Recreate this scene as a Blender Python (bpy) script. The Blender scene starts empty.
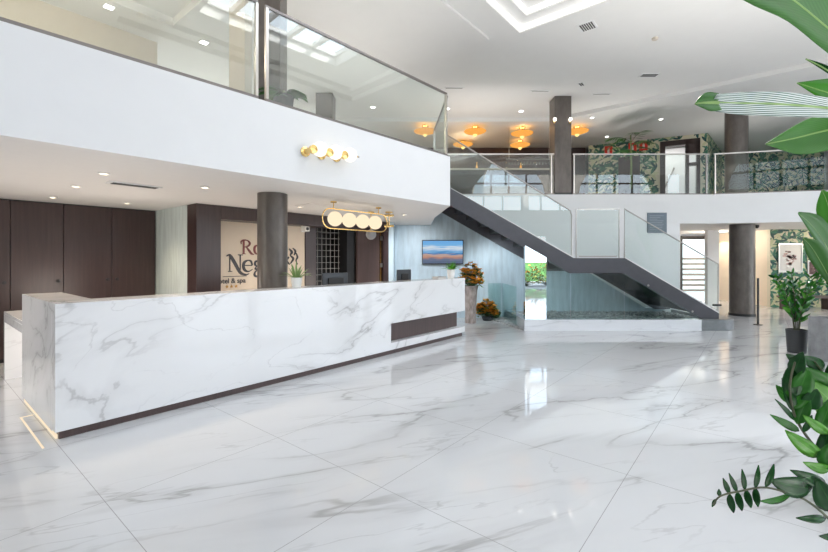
import bpy, bmesh, math, random
from mathutils import Vector, Matrix
random.seed(7)
sc = bpy.context.scene
COL = sc.collection
R = math.radians
H = 1.55            # camera height
F = 420.0           # focal length in pixels (828 px wide)
HX, HY = 414.0, 259.0
def PX(px, py, y):  # point seen at (px,py) lying at forward distance y
    return Vector(((px-HX)/F*y, y, H-(py-HY)/F*y))
TH = R(39.5)
U = Vector((math.sin(TH), math.cos(TH), 0)); V = Vector((-math.cos(TH), math.sin(TH), 0)); Z = Vector((0,0,1))
P0 = Vector((-3.05, 3.57, 0))
def uv(u, v, z=0): return P0+U*u+V*v+Z*z
FA = Vector((-3.0, 3.05, 0)); FD = Vector((.665, .747, 0)).normalized(); FN = Vector((FD.y, -FD.x, 0))
def fc(s, n=0, z=0): return FA+FD*s+FN*n+Z*z     # along the balcony face

# ------------------------------------------------------------ materials
def new_mat(name):
    m = bpy.data.materials.new(name); m.use_nodes = True
    nt = m.node_tree; nt.nodes.clear()
    out = nt.nodes.new('ShaderNodeOutputMaterial')
    return m, nt, out
def nd(nt, t, **kw):
    n = nt.nodes.new(t)
    for k, v in kw.items():
        if k in n.inputs: n.inputs[k].default_value = v
        else: setattr(n, k, v)
    return n
def c4(c): return (c[0], c[1], c[2], 1)
def plain(name, col, rough=.5, metal=0, noise=0, nscale=(8,8,8), bump=0, spec=.5, emit=None, es=0, coat=0):
    m, nt, out = new_mat(name)
    b = nd(nt, 'ShaderNodeBsdfPrincipled', **{'Base Color': c4(col), 'Roughness': rough, 'Metallic': metal, 'Specular IOR Level': spec, 'Coat Weight': coat})
    nt.links.new(b.outputs[0], out.inputs[0])
    if emit: b.inputs['Emission Color'].default_value = c4(emit); b.inputs['Emission Strength'].default_value = es
    tc = nd(nt, 'ShaderNodeTexCoord'); mp = nd(nt, 'ShaderNodeMapping'); mp.inputs['Scale'].default_value = nscale
    nz = nd(nt, 'ShaderNodeTexNoise', Scale=1.0, Detail=5.0, Roughness=.6)
    nt.links.new(tc.outputs['Object'], mp.inputs[0]); nt.links.new(mp.outputs[0], nz.inputs['Vector'])
    if noise:
        r = nd(nt, 'ShaderNodeValToRGB'); r.color_ramp.elements[0].position = .3; r.color_ramp.elements[1].position = .7
        r.color_ramp.elements[0].color = c4([x*(1-noise) for x in col]); r.color_ramp.elements[1].color = c4([min(1, x*(1+noise)) for x in col])
        nt.links.new(nz.outputs['Fac'], r.inputs[0]); nt.links.new(r.outputs[0], b.inputs['Base Color'])
    if bump:
        bp = nd(nt, 'ShaderNodeBump', Strength=bump, Distance=.02)
        nt.links.new(nz.outputs['Fac'], bp.inputs['Height']); nt.links.new(bp.outputs[0], b.inputs['Normal'])
    return m
def mth(nt, op, a, b=None, c=None):
    n = nt.nodes.new('ShaderNodeMath'); n.operation = op
    for i, x in enumerate((a, b, c)):
        if x is None: continue
        if isinstance(x, (int, float)): n.inputs[i].default_value = x
        else: nt.links.new(x, n.inputs[i])
    return n.outputs[0]
def marble(name, base=(.80,.81,.83), vein=(.36,.35,.35), rot=(0,0,0), scale=(.4,1.3,1), joints=False, rough=.05, dens=1.0, dist=.7):
    m, nt, out = new_mat(name)
    b = nd(nt, 'ShaderNodeBsdfPrincipled', Roughness=rough)
    nt.links.new(b.outputs[0], out.inputs[0])
    tc = nd(nt, 'ShaderNodeTexCoord'); mp = nd(nt, 'ShaderNodeMapping')
    mp.inputs['Rotation'].default_value = rot
    mp2 = nd(nt, 'ShaderNodeMapping'); mp2.inputs['Scale'].default_value = scale
    nt.links.new(tc.outputs['Object'], mp.inputs[0]); nt.links.new(mp.outputs[0], mp2.inputs[0])
    def vein_layer(sc_, width, dist, det, seed, maskscale, lo, hi):
        n = nd(nt, 'ShaderNodeTexNoise', Scale=sc_, Detail=det, Roughness=.5, Distortion=dist)
        a = nt.nodes.new('ShaderNodeVectorMath'); a.operation = 'ADD'; a.inputs[1].default_value = (seed, seed*1.7, seed*.3)
        nt.links.new(mp2.outputs[0], a.inputs[0]); nt.links.new(a.outputs[0], n.inputs['Vector'])
        d = mth(nt, 'ABSOLUTE', mth(nt, 'SUBTRACT', n.outputs['Fac'], .5))
        r = nt.nodes.new('ShaderNodeMapRange'); r.interpolation_type = 'SMOOTHSTEP'
        r.inputs['From Min'].default_value = 0; r.inputs['From Max'].default_value = width
        r.inputs['To Min'].default_value = 1; r.inputs['To Max'].default_value = 0
        nt.links.new(d, r.inputs['Value'])
        k = nd(nt, 'ShaderNodeTexNoise', Scale=maskscale, Detail=2.0); nt.links.new(a.outputs[0], k.inputs['Vector'])
        r2 = nt.nodes.new('ShaderNodeMapRange'); r2.interpolation_type = 'SMOOTHSTEP'
        r2.inputs['From Min'].default_value = lo; r2.inputs['From Max'].default_value = hi
        nt.links.new(k.outputs['Fac'], r2.inputs['Value'])
        return mth(nt, 'MULTIPLY', r.outputs[0], r2.outputs[0])
    v1 = vein_layer(1.1, .012, dist, 6, 0, 1.3, .38, .58)
    v2 = vein_layer(2.1, .011, dist*.7, 7, 5.3, 1.9, .42, .62)
    v3 = vein_layer(1.1, .07, dist, 5, 0, 1.3, .38, .66)
    t = mth(nt, 'ADD', mth(nt, 'MULTIPLY', v1, .60*dens), mth(nt, 'MULTIPLY', v2, .38*dens))
    t = mth(nt, 'ADD', t, mth(nt, 'MULTIPLY', v3, .30*dens))
    n4 = nd(nt, 'ShaderNodeTexNoise', Scale=1.4, Detail=4.0); nt.links.new(mp2.outputs[0], n4.inputs['Vector'])
    t = mth(nt, 'ADD', t, mth(nt, 'MULTIPLY', mth(nt, 'MAXIMUM', mth(nt, 'SUBTRACT', n4.outputs['Fac'], .5), 0), .3))
    mix = nt.nodes.new('ShaderNodeMix'); mix.data_type = 'RGBA'; mix.clamp_factor = True
    mix.inputs[6].default_value = c4(base); mix.inputs[7].default_value = c4(vein)
    nt.links.new(t, mix.inputs[0])
    colr = mix.outputs[2]
    if joints:
        mj = nd(nt, 'ShaderNodeMapping'); mj.vector_type = 'TEXTURE'
        mj.inputs['Location'].default_value = (P0.x, P0.y, 0); mj.inputs['Rotation'].default_value = (0, 0, math.pi/2-TH)
        nt.links.new(tc.outputs['Object'], mj.inputs[0])
        sp = nd(nt, 'ShaderNodeSeparateXYZ'); nt.links.new(mj.outputs[0], sp.inputs[0])
        js = []
        for o, off in ((sp.outputs[0], 0.0), (sp.outputs[1], 0.15)):
            q = mth(nt, 'FRACT', mth(nt, 'ADD', mth(nt, 'DIVIDE', mth(nt, 'ADD', o, off), 1.245), 40.5))
            js.append(mth(nt, 'LESS_THAN', mth(nt, 'ABSOLUTE', mth(nt, 'SUBTRACT', q, .5)), .0016))
        j = mth(nt, 'MAXIMUM', js[0], js[1])
        mx = nt.nodes.new('ShaderNodeMix'); mx.data_type = 'RGBA'; mx.inputs[7].default_value = (.36,.36,.37,1)
        nt.links.new(j, mx.inputs[0]); nt.links.new(colr, mx.inputs[6]); colr = mx.outputs[2]
    nt.links.new(colr, b.inputs['Base Color'])
    return m
def glass(name, tint=(.93,.97,.955), f0=.05, rough=0.0):
    m, nt, out = new_mat(name)
    tr = nd(nt, 'ShaderNodeBsdfTransparent'); tr.inputs[0].default_value = c4(tint)
    gl = nd(nt, 'ShaderNodeBsdfGlossy', Roughness=rough); gl.inputs[0].default_value = (1,1,1,1)
    lw = nd(nt, 'ShaderNodeLayerWeight', Blend=.5)
    f = mth(nt, 'ADD', mth(nt, 'MULTIPLY', mth(nt, 'POWER', lw.outputs['Facing'], 5.0), .9), f0)
    mx = nd(nt, 'ShaderNodeMixShader')
    nt.links.new(f, mx.inputs[0]); nt.links.new(tr.outputs[0], mx.inputs[1]); nt.links.new(gl.outputs[0], mx.inputs[2])
    nt.links.new(mx.outputs[0], out.inputs[0])
    return m
def emis(name, col, s):
    m, nt, out = new_mat(name)
    e = nd(nt, 'ShaderNodeEmission', Strength=s); e.inputs[0].default_value = c4(col)
    nt.links.new(e.outputs[0], out.inputs[0]); return m
def leafmat(name, c1, c2, rough=.3, stripes=14, amt=.5, slant=.5):
    m, nt, out = new_mat(name)
    b = nd(nt, 'ShaderNodeBsdfPrincipled', Roughness=rough)
    tc = nd(nt, 'ShaderNodeTexCoord'); sp = nd(nt, 'ShaderNodeSeparateXYZ'); nt.links.new(tc.outputs['UV'], sp.inputs[0])
    # UV x runs along the leaf, y across (0.5 = midrib)
    ac = mth(nt, 'ABSOLUTE', mth(nt, 'SUBTRACT', sp.outputs[1], .5))
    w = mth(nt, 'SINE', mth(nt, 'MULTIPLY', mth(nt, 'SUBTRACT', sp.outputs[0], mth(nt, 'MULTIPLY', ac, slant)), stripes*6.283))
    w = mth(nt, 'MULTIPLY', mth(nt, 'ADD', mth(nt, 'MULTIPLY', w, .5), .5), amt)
    rib = mth(nt, 'LESS_THAN', ac, .025)
    w = mth(nt, 'MAXIMUM', w, rib)
    mx = nt.nodes.new('ShaderNodeMix'); mx.data_type = 'RGBA'; mx.inputs[6].default_value = c4(c1); mx.inputs[7].default_value = c4(c2)
    nt.links.new(w, mx.inputs[0]); nt.links.new(mx.outputs[2], b.inputs['Base Color'])
    tl = nd(nt, 'ShaderNodeBsdfTranslucent'); nt.links.new(mx.outputs[2], tl.inputs[0])
    ms = nd(nt, 'ShaderNodeMixShader'); ms.inputs[0].default_value = .14; b.inputs['Specular IOR Level'].default_value = .3
    nt.links.new(b.outputs[0], ms.inputs[1]); nt.links.new(tl.outputs[0], ms.inputs[2])
    nt.links.new(ms.outputs[0], out.inputs[0])
    return m
M = {}
M['floor'] = marble('floor_marble', base=(.72,.73,.75), vein=(.27,.265,.265), rot=(0,0,R(-22)), scale=(.26,1.15,1), joints=True, rough=.05, dens=.72, dist=.4)
M['marble'] = marble('desk_marble', base=(.86,.865,.88), vein=(.27,.26,.26), rot=(R(12),R(38),R(-50)), scale=(.45,1.0,1.1), rough=.07, dens=.5)
M['marble_plinth'] = marble('plinth_marble', base=(.78,.80,.84), vein=(.42,.43,.46), rot=(0,R(10),0), scale=(.4,1,1.6), rough=.08, dens=.6)
M['white'] = plain('white_paint', (.83,.83,.84), .6, noise=.01, nscale=(3,3,3))
M['ceil'] = plain('ceiling_paint', (.80,.79,.775), .7, noise=.01, nscale=(3,3,3))
M['soffit'] = plain('soffit_paint', (.78,.75,.72), .6, noise=.01)
M['beige'] = plain('beige_paint', (.62,.55,.46), .6, noise=.02)
M['taupe'] = plain('taupe_paint', (.33,.31,.29), .6, noise=.02)
M['cream'] = plain('cream_panel', (.78,.66,.52), .45, noise=.03, nscale=(2,2,2))
M['wood'] = plain('dark_wood', (.043,.024,.023), .32, noise=.22, nscale=(30,30,1.5), bump=.05)
M['wood2'] = plain('brown_wood', (.085,.055,.052), .38, noise=.15, nscale=(30,30,1.5))
M['teal'] = plain('blue_grey_plaster', (.50,.60,.67), .45, noise=.16, nscale=(9,9,1.4), bump=.3)
M['pale_teal'] = plain('pale_green_plaster', (.60,.66,.64), .45, noise=.14, nscale=(12,12,1.6), bump=.3)
M['column'] = plain('bronze_column', (.125,.108,.097), .34, metal=.2, noise=.25, nscale=(7,7,3), bump=.06)
M['steel'] = plain('charcoal_steel', (.075,.075,.088), .42, metal=.2, noise=.08)
M['dark'] = plain('black_metal', (.018,.018,.02), .4)
M['metal'] = plain('brushed_steel', (.50,.48,.46), .28, metal=1)
M['brass'] = plain('brass', (.85,.58,.22), .2, metal=1)
M['mirror'] = plain('polished_mirror', (.52,.58,.62), .015, metal=1)
M['glass'] = glass('clear_glass', (.945,.975,.965), .07)
M['glass_g'] = glass('green_glass', (.86,.94,.93), .05)
M['glass_side'] = glass('side_glass', (.93,.97,.96), .012)
M['glass_gal'] = glass('gallery_glass', (.93,.97,.96), .045)
M['glass_stair'] = glass('stair_glass', (.94,.98,.975), .045)
M['rail_dark'] = plain('dark_rail_metal', (.20,.18,.17), .35, metal=.6)
M['frost'] = glass('balcony_glass', (.93,.97,.96), .075)
M['globe'] = emis('opal_globe', (1,.83,.58), 1.05)
M['globe_hot'] = emis('opal_globe_bright', (1,.93,.80), 1.5)
M['lamp_warm'] = emis('downlight_warm', (1,.80,.55), 6.0)
M['lamp_cool'] = emis('downlight_white', (1,.96,.88), 9.0)
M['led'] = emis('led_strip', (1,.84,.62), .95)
M['cove'] = emis('cove_light', (1,.99,.96), 1.4)
M['amber'] = emis('amber_glass', (1,.44,.09), .95)
M['amber_hot'] = emis('amber_core', (1,.72,.25), 1.5)
M['trimw'] = plain('white_trim', (.8,.8,.8), .4)
M['vent'] = plain('vent_metal', (.45,.44,.43), .5)
M['slot'] = plain('vent_slot', (.08,.08,.08), .6)
M['concrete'] = plain('concrete', (.30,.30,.31), .7, noise=.2, nscale=(6,6,6), bump=.1)
M['stone'] = plain('grey_stone', (.20,.215,.23), .3, noise=.15, nscale=(7,7,7))
M['soil'] = plain('soil', (.05,.035,.025), .9, noise=.4, nscale=(40,40,40))
M['pot_black'] = plain('black_pot', (.045,.047,.05), .5)
M['pot_white'] = plain('white_pot', (.85,.85,.84), .35)
M['pebble'] = plain('pebbles', (.42,.43,.43), .6, noise=.5, nscale=(16,16,16))
M['zz'] = leafmat('zz_leaf', (.025,.145,.015), (.05,.22,.03), .24, 3, .25)
M['zz_dark'] = leafmat('zz_leaf_dark', (.010,.062,.014), (.02,.10,.022), .22, 3, .25)
M['zz_new'] = leafmat('zz_leaf_new', (.085,.30,.03), (.14,.38,.06), .26, 3, .25)
M['stem'] = plain('plant_stem', (.06,.07,.03), .5, noise=.2)
M['trunk'] = plain('plant_trunk', (.16,.2,.08), .6, noise=.3, nscale=(3,3,20))
M['banana'] = leafmat('banana_leaf', (.042,.14,.026), (.068,.19,.042), .4, 40, .5)
M['banana_b'] = leafmat('banana_leaf_bright', (.045,.21,.012), (.06,.25,.02), .4, 30, .4)
M['banana_s'] = leafmat('banana_leaf_sheen_stripes', (.05,.12,.09), (.66,.70,.70), .25, 9, 1.0, 1.3)  # pale stripes put the leaf's sheen into its colour
M['frond'] = leafmat('frond_leaf', (.05,.16,.04), (.08,.24,.06), .4, 6, .3)
M['grass'] = leafmat('pale_leaf', (.22,.36,.12), (.4,.52,.22), .4, 4, .4)
M['orange'] = plain('orange_petal', (1,.40,.05), .5, noise=.4, nscale=(30,30,30))
M['vase'] = plain('mottled_vase', (.36,.31,.29), .5, noise=.4, nscale=(14,14,6))
M['screen_dark'] = plain('monitor_plastic', (.045,.055,.07), .35)
M['red'] = plain('sign_red', (.72,.03,.02), .4)
M['ink'] = plain('logo_black', (.035,.03,.035), .4)
M['ink_red'] = plain('logo_maroon', (.20,.035,.03), .4)
M['gold'] = plain('star_gold', (.62,.33,.05), .4)
M['plaque'] = plain('plaque_blue_grey', (.15,.19,.23), .4)
M['plaque_txt'] = plain('plaque_text', (.32,.36,.40), .4)
M['paper'] = plain('picture_paper', (.72,.70,.67), .5)
M['pic_a'] = plain('picture_dark', (.12,.07,.07), .6, noise=.6, nscale=(14,14,14))
M['pic_b'] = plain('picture_rose', (.52,.36,.34), .6, noise=.5, nscale=(10,10,10))
M['wp'] = plain('wallpaper_ground', (.66,.61,.47), .6, noise=.04)
M['wp1'] = plain('wallpaper_leaf_green', (.045,.17,.11), .6)
M['wp2'] = plain('wallpaper_leaf_dark', (.018,.075,.075), .6)
M['wp3'] = plain('wallpaper_leaf_pale', (.56,.57,.36), .6)
M['wp4'] = plain('wallpaper_leaf_sage', (.17,.30,.21), .6)
M['slat'] = plain('grey_slat', (.36,.34,.32), .5)

# ------------------------------------------------------------ mesh builder
class MB:
    def __init__(s): s.v = []; s.f = []; s.m = []; s.uvs = {}
    def add(s, vs, fs, mi=0):
        o = len(s.v); s.v += [Vector(p) for p in vs]
        s.f += [tuple(i+o for i in f) for f in fs]; s.m += [mi]*len(fs); return s
    def obox(s, o, a, b, c, mi=0):
        o, a, b, c = map(Vector, (o, a, b, c))
        vs = [o, o+a, o+a+b, o+b, o+c, o+a+c, o+a+b+c, o+b+c]
        fs = [(0,3,2,1),(4,5,6,7),(0,1,5,4),(1,2,6,5),(2,3,7,6),(3,0,4,7)]
        if a.cross(b).dot(c) < 0: fs = [f[::-1] for f in fs]
        return s.add(vs, fs, mi)
    def box(s, x0, x1, y0, y1, z0, z1, mi=0): return s.obox((x0,y0,z0), (x1-x0,0,0), (0,y1-y0,0), (0,0,z1-z0), mi)
    def ubox(s, u0, u1, v0, v1, z0, z1, mi=0): return s.obox(uv(u0,v0,z0), U*(u1-u0), V*(v1-v0), Z*(z1-z0), mi)
    def fbox(s, s0, s1, n0, n1, z0, z1, mi=0): return s.obox(fc(s0,n0,z0), FD*(s1-s0), FN*(n1-n0), Z*(z1-z0), mi)
    def ext(s, pts, d, mi=0):            # planar polygon extruded along d
        d = Vector(d); pts = [Vector(p) for p in pts]; n = len(pts)
        nn = Vector((0,0,0))
        for i in range(n): nn += pts[i].cross(pts[(i+1) % n])
        if nn.dot(d) < 0: pts = pts[::-1]
        vs = pts+[p+d for p in pts]
        fs = [tuple(range(n))[::-1], tuple(range(n, 2*n))]+[(i, (i+1) % n, n+(i+1) % n, n+i) for i in range(n)]
        return s.add(vs, fs, mi)
    def prism(s, poly, z0, z1, mi=0): return s.ext([(p[0], p[1], z0) for p in poly], (0,0,z1-z0), mi)
    def xz(s, poly, y0, y1, mi=0): return s.ext([(p[0], y0, p[1]) for p in poly], (0, y1-y0, 0), mi)
    def tube(s, pts, r, n=8, mi=0, closed=False):
        pts = [Vector(p) for p in pts]; N = len(pts); vs = []; fs = []
        prev = None
        for i, p in enumerate(pts):
            if closed: t = (pts[(i+1) % N]-pts[i-1])
            else: t = pts[min(i+1, N-1)]-pts[max(i-1, 0)]
            t.normalize()
            if prev is None:
                a = t.orthogonal().normalized()
            else:
                a = (prev-t*prev.dot(t));
                a = a.normalized() if a.length > 1e-6 else t.orthogonal().normalized()
            prev = a; b = t.cross(a); rr = r[i] if isinstance(r, (list, tuple)) else r
            vs += [p+(a*math.cos(2*math.pi*k/n)+b*math.sin(2*math.pi*k/n))*rr for k in range(n)]
        for i in range(N if closed else N-1):
            j = (i+1) % N
            for k in range(n):
                fs.append((i*n+k, i*n+(k+1) % n, j*n+(k+1) % n, j*n+k))
        if not closed: fs += [tuple(range(n))[::-1], tuple(range((N-1)*n, N*n))]
        return s.add(vs, fs, mi)
    def lathe(s, c, prof, n=24, mi=0, ax=None):
        c = Vector(c); ax = Vector(ax or (0,0,1)).normalized()
        a = ax.orthogonal().normalized(); b = ax.cross(a); vs = []; fs = []
        for r, h in prof: vs += [c+ax*h+(a*math.cos(2*math.pi*k/n)+b*math.sin(2*math.pi*k/n))*max(r, 1e-4) for k in range(n)]
        for i in range(len(prof)-1):
            for k in range(n): fs.append((i*n+k, i*n+(k+1) % n, (i+1)*n+(k+1) % n, (i+1)*n+k))
        if prof[0][0] > 1e-3: fs.append(tuple(range(n))[::-1])
        if prof[-1][0] > 1e-3: fs.append(tuple(range((len(prof)-1)*n, len(prof)*n)))
        return s.add(vs, fs, mi)
    def sphere(s, c, r, n=14, mi=0, sq=(1,1,1)):
        k = len(s.v)
        s.lathe((0,0,0), [(r*math.sin(math.pi*i/(n//2+1)), -r*math.cos(math.pi*i/(n//2+1))) for i in range(n//2+2)], n, mi)
        for i in range(k, len(s.v)): p = s.v[i]; s.v[i] = Vector((p.x*sq[0], p.y*sq[1], p.z*sq[2]))+Vector(c)
        return s
    def leaf(s, mid, hw, side, fold=.15, mi=0, seg=None, prof=None):
        """mid: midrib points, hw: half widths, side: sideways vector(s)"""
        N = len(mid); mid = [Vector(p) for p in mid]; o = len(s.v); vs = []
        for i, p in enumerate(mid):
            t = mid[min(i+1, N-1)]-mid[max(i-1, 0)]; t.normalize()
            sd = Vector(side[i] if isinstance(side, list) else side); sd = (sd-t*sd.dot(t)).normalized(); nn = t.cross(sd)
            w = hw[i]
            for q in (-1, -.5, 0, .5, 1):
                vs.append(p+sd*w*q+nn*w*fold*abs(q)); s.uvs[o+len(vs)-1] = (i/(N-1), .5+q*.5)
        fs = []
        for i in range(N-1):
            for q in range(4): fs.append((i*5+q, i*5+q+1, i*5+q+6, i*5+q+5))
        return s.add(vs, fs, mi)
    def eleaf(s, b, t, hw, side, n=7, fold=.15, bend=0, mi=0):
        b, t = Vector(b), Vector(t); L = (t-b).length; pts = []; ws = []
        sd = Vector(side); nn = (t-b).normalized().cross(sd).normalized() if sd.length else Z
        for i in range(n):
            q = i/(n-1); pts.append(b.lerp(t, q)+nn*bend*L*math.sin(q*math.pi))
            ws.append(max(.0008, hw*math.sin(math.pi*(q**.8))**.75 if 0 < q < 1 else .0008))
        return s.leaf(pts, ws, side, fold, mi)
    def build(s, name, mats, parent=None, bevel=0, smooth=35, solid=0, origin=None):
        me = bpy.data.meshes.new(name)
        if parent is not None: off = world_loc(parent)
        elif origin is not None: off = Vector(origin)
        else:
            xs = [p.x for p in s.v]; ys = [p.y for p in s.v]; zs = [p.z for p in s.v]
            off = Vector(((min(xs)+max(xs))/2, (min(ys)+max(ys))/2, min(zs)))
        me.from_pydata([p-off for p in s.v], [], s.f)
        if not isinstance(mats, (list, tuple)): mats = [mats]
        for mm in mats: me.materials.append(M[mm] if isinstance(mm, str) else mm)
        for p, mi in zip(me.polygons, s.m): p.material_index = mi
        if s.uvs:
            l = me.uv_layers.new(name='UVMap')
            for lp in me.loops: l.data[lp.index].uv = s.uvs.get(lp.vertex_index, (0,0))
        if smooth:
            for p in me.polygons: p.use_smooth = True
            me.set_sharp_from_angle(angle=R(smooth))
        me.update()
        o = bpy.data.objects.new(name, me); COL.objects.link(o)
        if parent is not None: o.parent = parent
        else: o.location = off
        if bevel:
            b = o.modifiers.new('bevel', 'BEVEL'); b.width = bevel; b.segments = 2; b.limit_method = 'ANGLE'; b.angle_limit = R(40)
        if solid:
            q = o.modifiers.new('solid', 'SOLIDIFY'); q.thickness = solid; q.offset = 0
        return o
def world_loc(o):
    l = Vector((0,0,0))
    while o is not None: l += o.location; o = o.parent
    return l
def tag(o, label=None, cat=None, group=None, kind=None):
    if label: o['label'] = label
    if cat: o['category'] = cat
    if group: o['group'] = group
    if kind: o['kind'] = kind
    return o
def thing(name, label, cat, loc, group=None):
    o = bpy.data.objects.new(name, None); COL.objects.link(o); o.location = Vector(loc); o.empty_display_size = .1
    return tag(o, label, cat, group)
def struct(o, label=None, cat=None): return tag(o, label, cat, None, 'structure')
def copy_tree(o, loc=None, parent=None, label=None):
    c = o.copy(); COL.objects.link(c); c.parent = parent
    if loc is not None: c.location = Vector(loc)
    if label: c['label'] = label
    for ch in [x for x in bpy.data.objects if x.parent == o]: copy_tree(ch, None, c)
    return c

# ============================================================ SETTING
ZS, ZF, ZC = 2.45, 3.28, 5.95         # soffit, upper floor, ceiling
XL, XR, YB, YW = -14, 16.5, 17.3, -3.5
struct(MB().box(XL-.3, XR+.3, YW-.3, YB+.3, -.2, 0).build('floor', 'floor', origin=(0,0,0)), 'polished white grey veined marble tile floor of the lobby', 'floor')
# main ceiling, stepped trays and skylight shaft in the (u,v) frame
ZB = ZC-.05
rects = [(-3, 6.58, -.47, 9.0, ZB),
         (-2.2, 2.37, .5, 3.83, ZC+.10),
         (1.3, 6.81, -5.4, -1.01, ZC+.13), (1.55, 6.56, -5.15, -1.26, ZC+.24)]
SK = (2.4, 5.5, -4.4, -1.9); SKZ = 6.42
def hgt(u, v):
    if SK[0] < u < SK[1] and SK[2] < v < SK[3]: return SKZ
    h = ZC
    for a, b, c, d, z in rects:
        if a < u < b and c < v < d: h = z
    return h
us = sorted(set([-14, 26]+[r[0] for r in rects]+[r[1] for r in rects]+list(SK[:2])))
vs_ = sorted(set([-26, 16]+[r[2] for r in rects]+[r[3] for r in rects]+list(SK[2:])))
cb = MB()
def cell(i, j): return hgt((us[i]+us[i+1])/2, (vs_[j]+vs_[j+1])/2)
for i in range(len(us)-1):
    for j in range(len(vs_)-1):
        h = cell(i, j); u0, u1, v0, v1 = us[i], us[i+1], vs_[j], vs_[j+1]
        if h < SKZ-.01: cb.add([uv(u0,v0,h), uv(u0,v1,h), uv(u1,v1,h), uv(u1,v0,h)], [(0,1,2,3)])
        if i+2 < len(us):
            g = cell(i+1, j)
            if abs(g-h) > 1e-4: cb.add([uv(u1,v0,h), uv(u1,v1,h), uv(u1,v1,g), uv(u1,v0,g)], [(0,1,2,3)])
        if j+2 < len(vs_):
            g = cell(i, j+1)
            if abs(g-h) > 1e-4: cb.add([uv(u0,v1,h), uv(u1,v1,h), uv(u1,v1,g), uv(u0,v1,g)], [(0,1,2,3)])
co = cb.build('ceiling', 'ceil', origin=(0,0,0), smooth=0)
bm = bmesh.new(); bm.from_mesh(co.data)
for p, n in (((0,.8,0),(0,-1,0)), ((XL-.1,0,0),(-1,0,0)), ((XR+.1,0,0),(1,0,0)), ((0,YB+.1,0),(0,1,0))):
    bmesh.ops.bisect_plane(bm, geom=bm.verts[:]+bm.edges[:]+bm.faces[:], plane_co=p, plane_no=n, clear_outer=True)
bm.to_mesh(co.data); bm.free(); struct(co)
a = MB().prism([(XL,13.1),(4.35,13.1),(XR,13.1-(XR-4.35)*.824),(XR,YB),(XL,YB)], ZC-.11, ZC+.06)
struct(a.build('ceiling_far', 'ceil'))
a = MB().box(3.6, XR, .7, .82, ZC, 8.2).box(3.5, 3.6, YW, .82, ZC, 8.2).box(XL, 3.6, YW-.1, .82, ZC, ZC+.1).box(XL, 3.6, YW, .8, 8.2, 8.35).box(13, XR, YW, .8, 8.2, 8.35).box(3.6, 13, .1, .8, 8.2, 8.35).box(3.6, 13, YW, -2.9, 8.2, 8.35)
struct(a.build('ceiling_atrium', 'ceil'))
# skylight glazing bars
sk = thing('skylight', 'glazed rooflight with white bars in the stepped ceiling tray', 'skylight', uv(4.05,-3.25,SKZ)); sk['kind'] = 'structure'
a = MB()
for k in range(6):
    u = SK[0]+(SK[1]-SK[0])*k/5; a.ubox(u-.045, u+.045, SK[2], SK[3], SKZ-.02, SKZ+.08)
for v in (SK[2], (SK[2]+SK[3])/2, SK[3]): a.ubox(SK[0], SK[1], v-.045, v+.045, SKZ-.02, SKZ+.08)
a.build('skylight_bars', 'trimw', sk)
# walls of the shell
a = MB().box(XL-.3, XL, YW, YB, 0, 8.3); struct(a.build('wall_left', 'white'))
a = MB().box(XL, XR, YB, YB+.3, 0, 8.3); struct(a.build('wall_back', 'white'))
# right wall with tall windows
a = MB()
for y0, y1 in ((YW, -2.6), (1.4,1.9), (5.9, 6.4), (9.2, YB)): a.box(XR, XR+.3, y0, y1, 0, 8.3)
a.box(XR, XR+.3, -2.6, 9.2, 4.3, 8.3); a.box(XR, XR+.3, -2.6, 9.2, 2.75, 3.28)
struct(a.build('wall_right', 'white'))
# front facade (behind the camera) with storefront glazing and half round windows
a = MB()
bays = [-7.3, -.7, 5.9, 12.5]
for cx in bays:
    n = 24; r = 2.25
    xs = [cx-3.3]+[cx-r*math.cos(math.pi*k/n) for k in range(n+1)]+[cx+3.3]
    zs = [5.35]+[5.35+r*math.sin(math.pi*k/n) for k in range(n+1)]+[5.35]
    for k in range(len(xs)-1):
        a.add([(xs[k],YW,zs[k]), (xs[k+1],YW,zs[k+1]), (xs[k+1],YW,8.3), (xs[k],YW,8.3)], [(0,1,2,3)])
a.box(XL, XR, YW-.25, YW-.01, 4.85, 5.35).box(XL, XR, YW-.25, YW-.01, 2.75, 4.1)
for x in [-14, -10.8, -7.5, -4.2, -.9, 2.4, 5.7, 9.0, 12.3, 15.6]: a.box(x, x+.3, YW-.25, YW-.01, 4.1, 4.85)
a.box(-8.0, 5.55, YW-.25, YW-.01, 0, 2.75).box(6.95, XR, YW-.25, YW-.01, 0, 2.75)
struct(a.build('wall_front', 'taupe', smooth=0))
a = MB()
for cx in bays:
    for dx in (-1.1, 0, 1.1): a.box(cx+dx-.05, cx+dx+.05, YW-.1, YW, 5.35, 5.35+math.sqrt(2.25**2-dx*dx))
    a.box(cx-2.1, cx+2.1, YW-.1, YW, 6.2, 6.3)
for x in range(-14, 16): a.box(x+.6, x+.68, YW-.1, YW, 4.1, 4.85)
for x in (-11,-8.1): a.box(x, x+.08, YW-.1, YW, 0, 2.75)
struct(a.build('window_1', 'dark'))
struct(MB().box(-60, 70, -60, YW-.26, -.25, -.05).build('ground_outside', plain('pale_paving', (.26,.26,.26), .8)))
struct(MB().box(-30, 40, -13.5, -12, -.06, 1.3).build('hedge_outside', plain('hedge_green', (.05,.13,.03), .8, noise=.6, nscale=(3,3,3))))

# mezzanine slab on the left, its face is the big white band
F1 = fc(5.43); F0 = fc(-6.5)
EX = .45
a = MB().prism([(F0.x,F0.y), (F1.x,F1.y), (EX,9.15), (EX,11.25), (EX,YB), (XL,YB), (XL,F0.y)], ZS, ZF)
o = a.build('floor_mezzanine', ['white', 'soffit']); struct(o)
for p in o.data.polygons:
    if p.normal.z < -.5: p.material_index = 1
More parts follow.
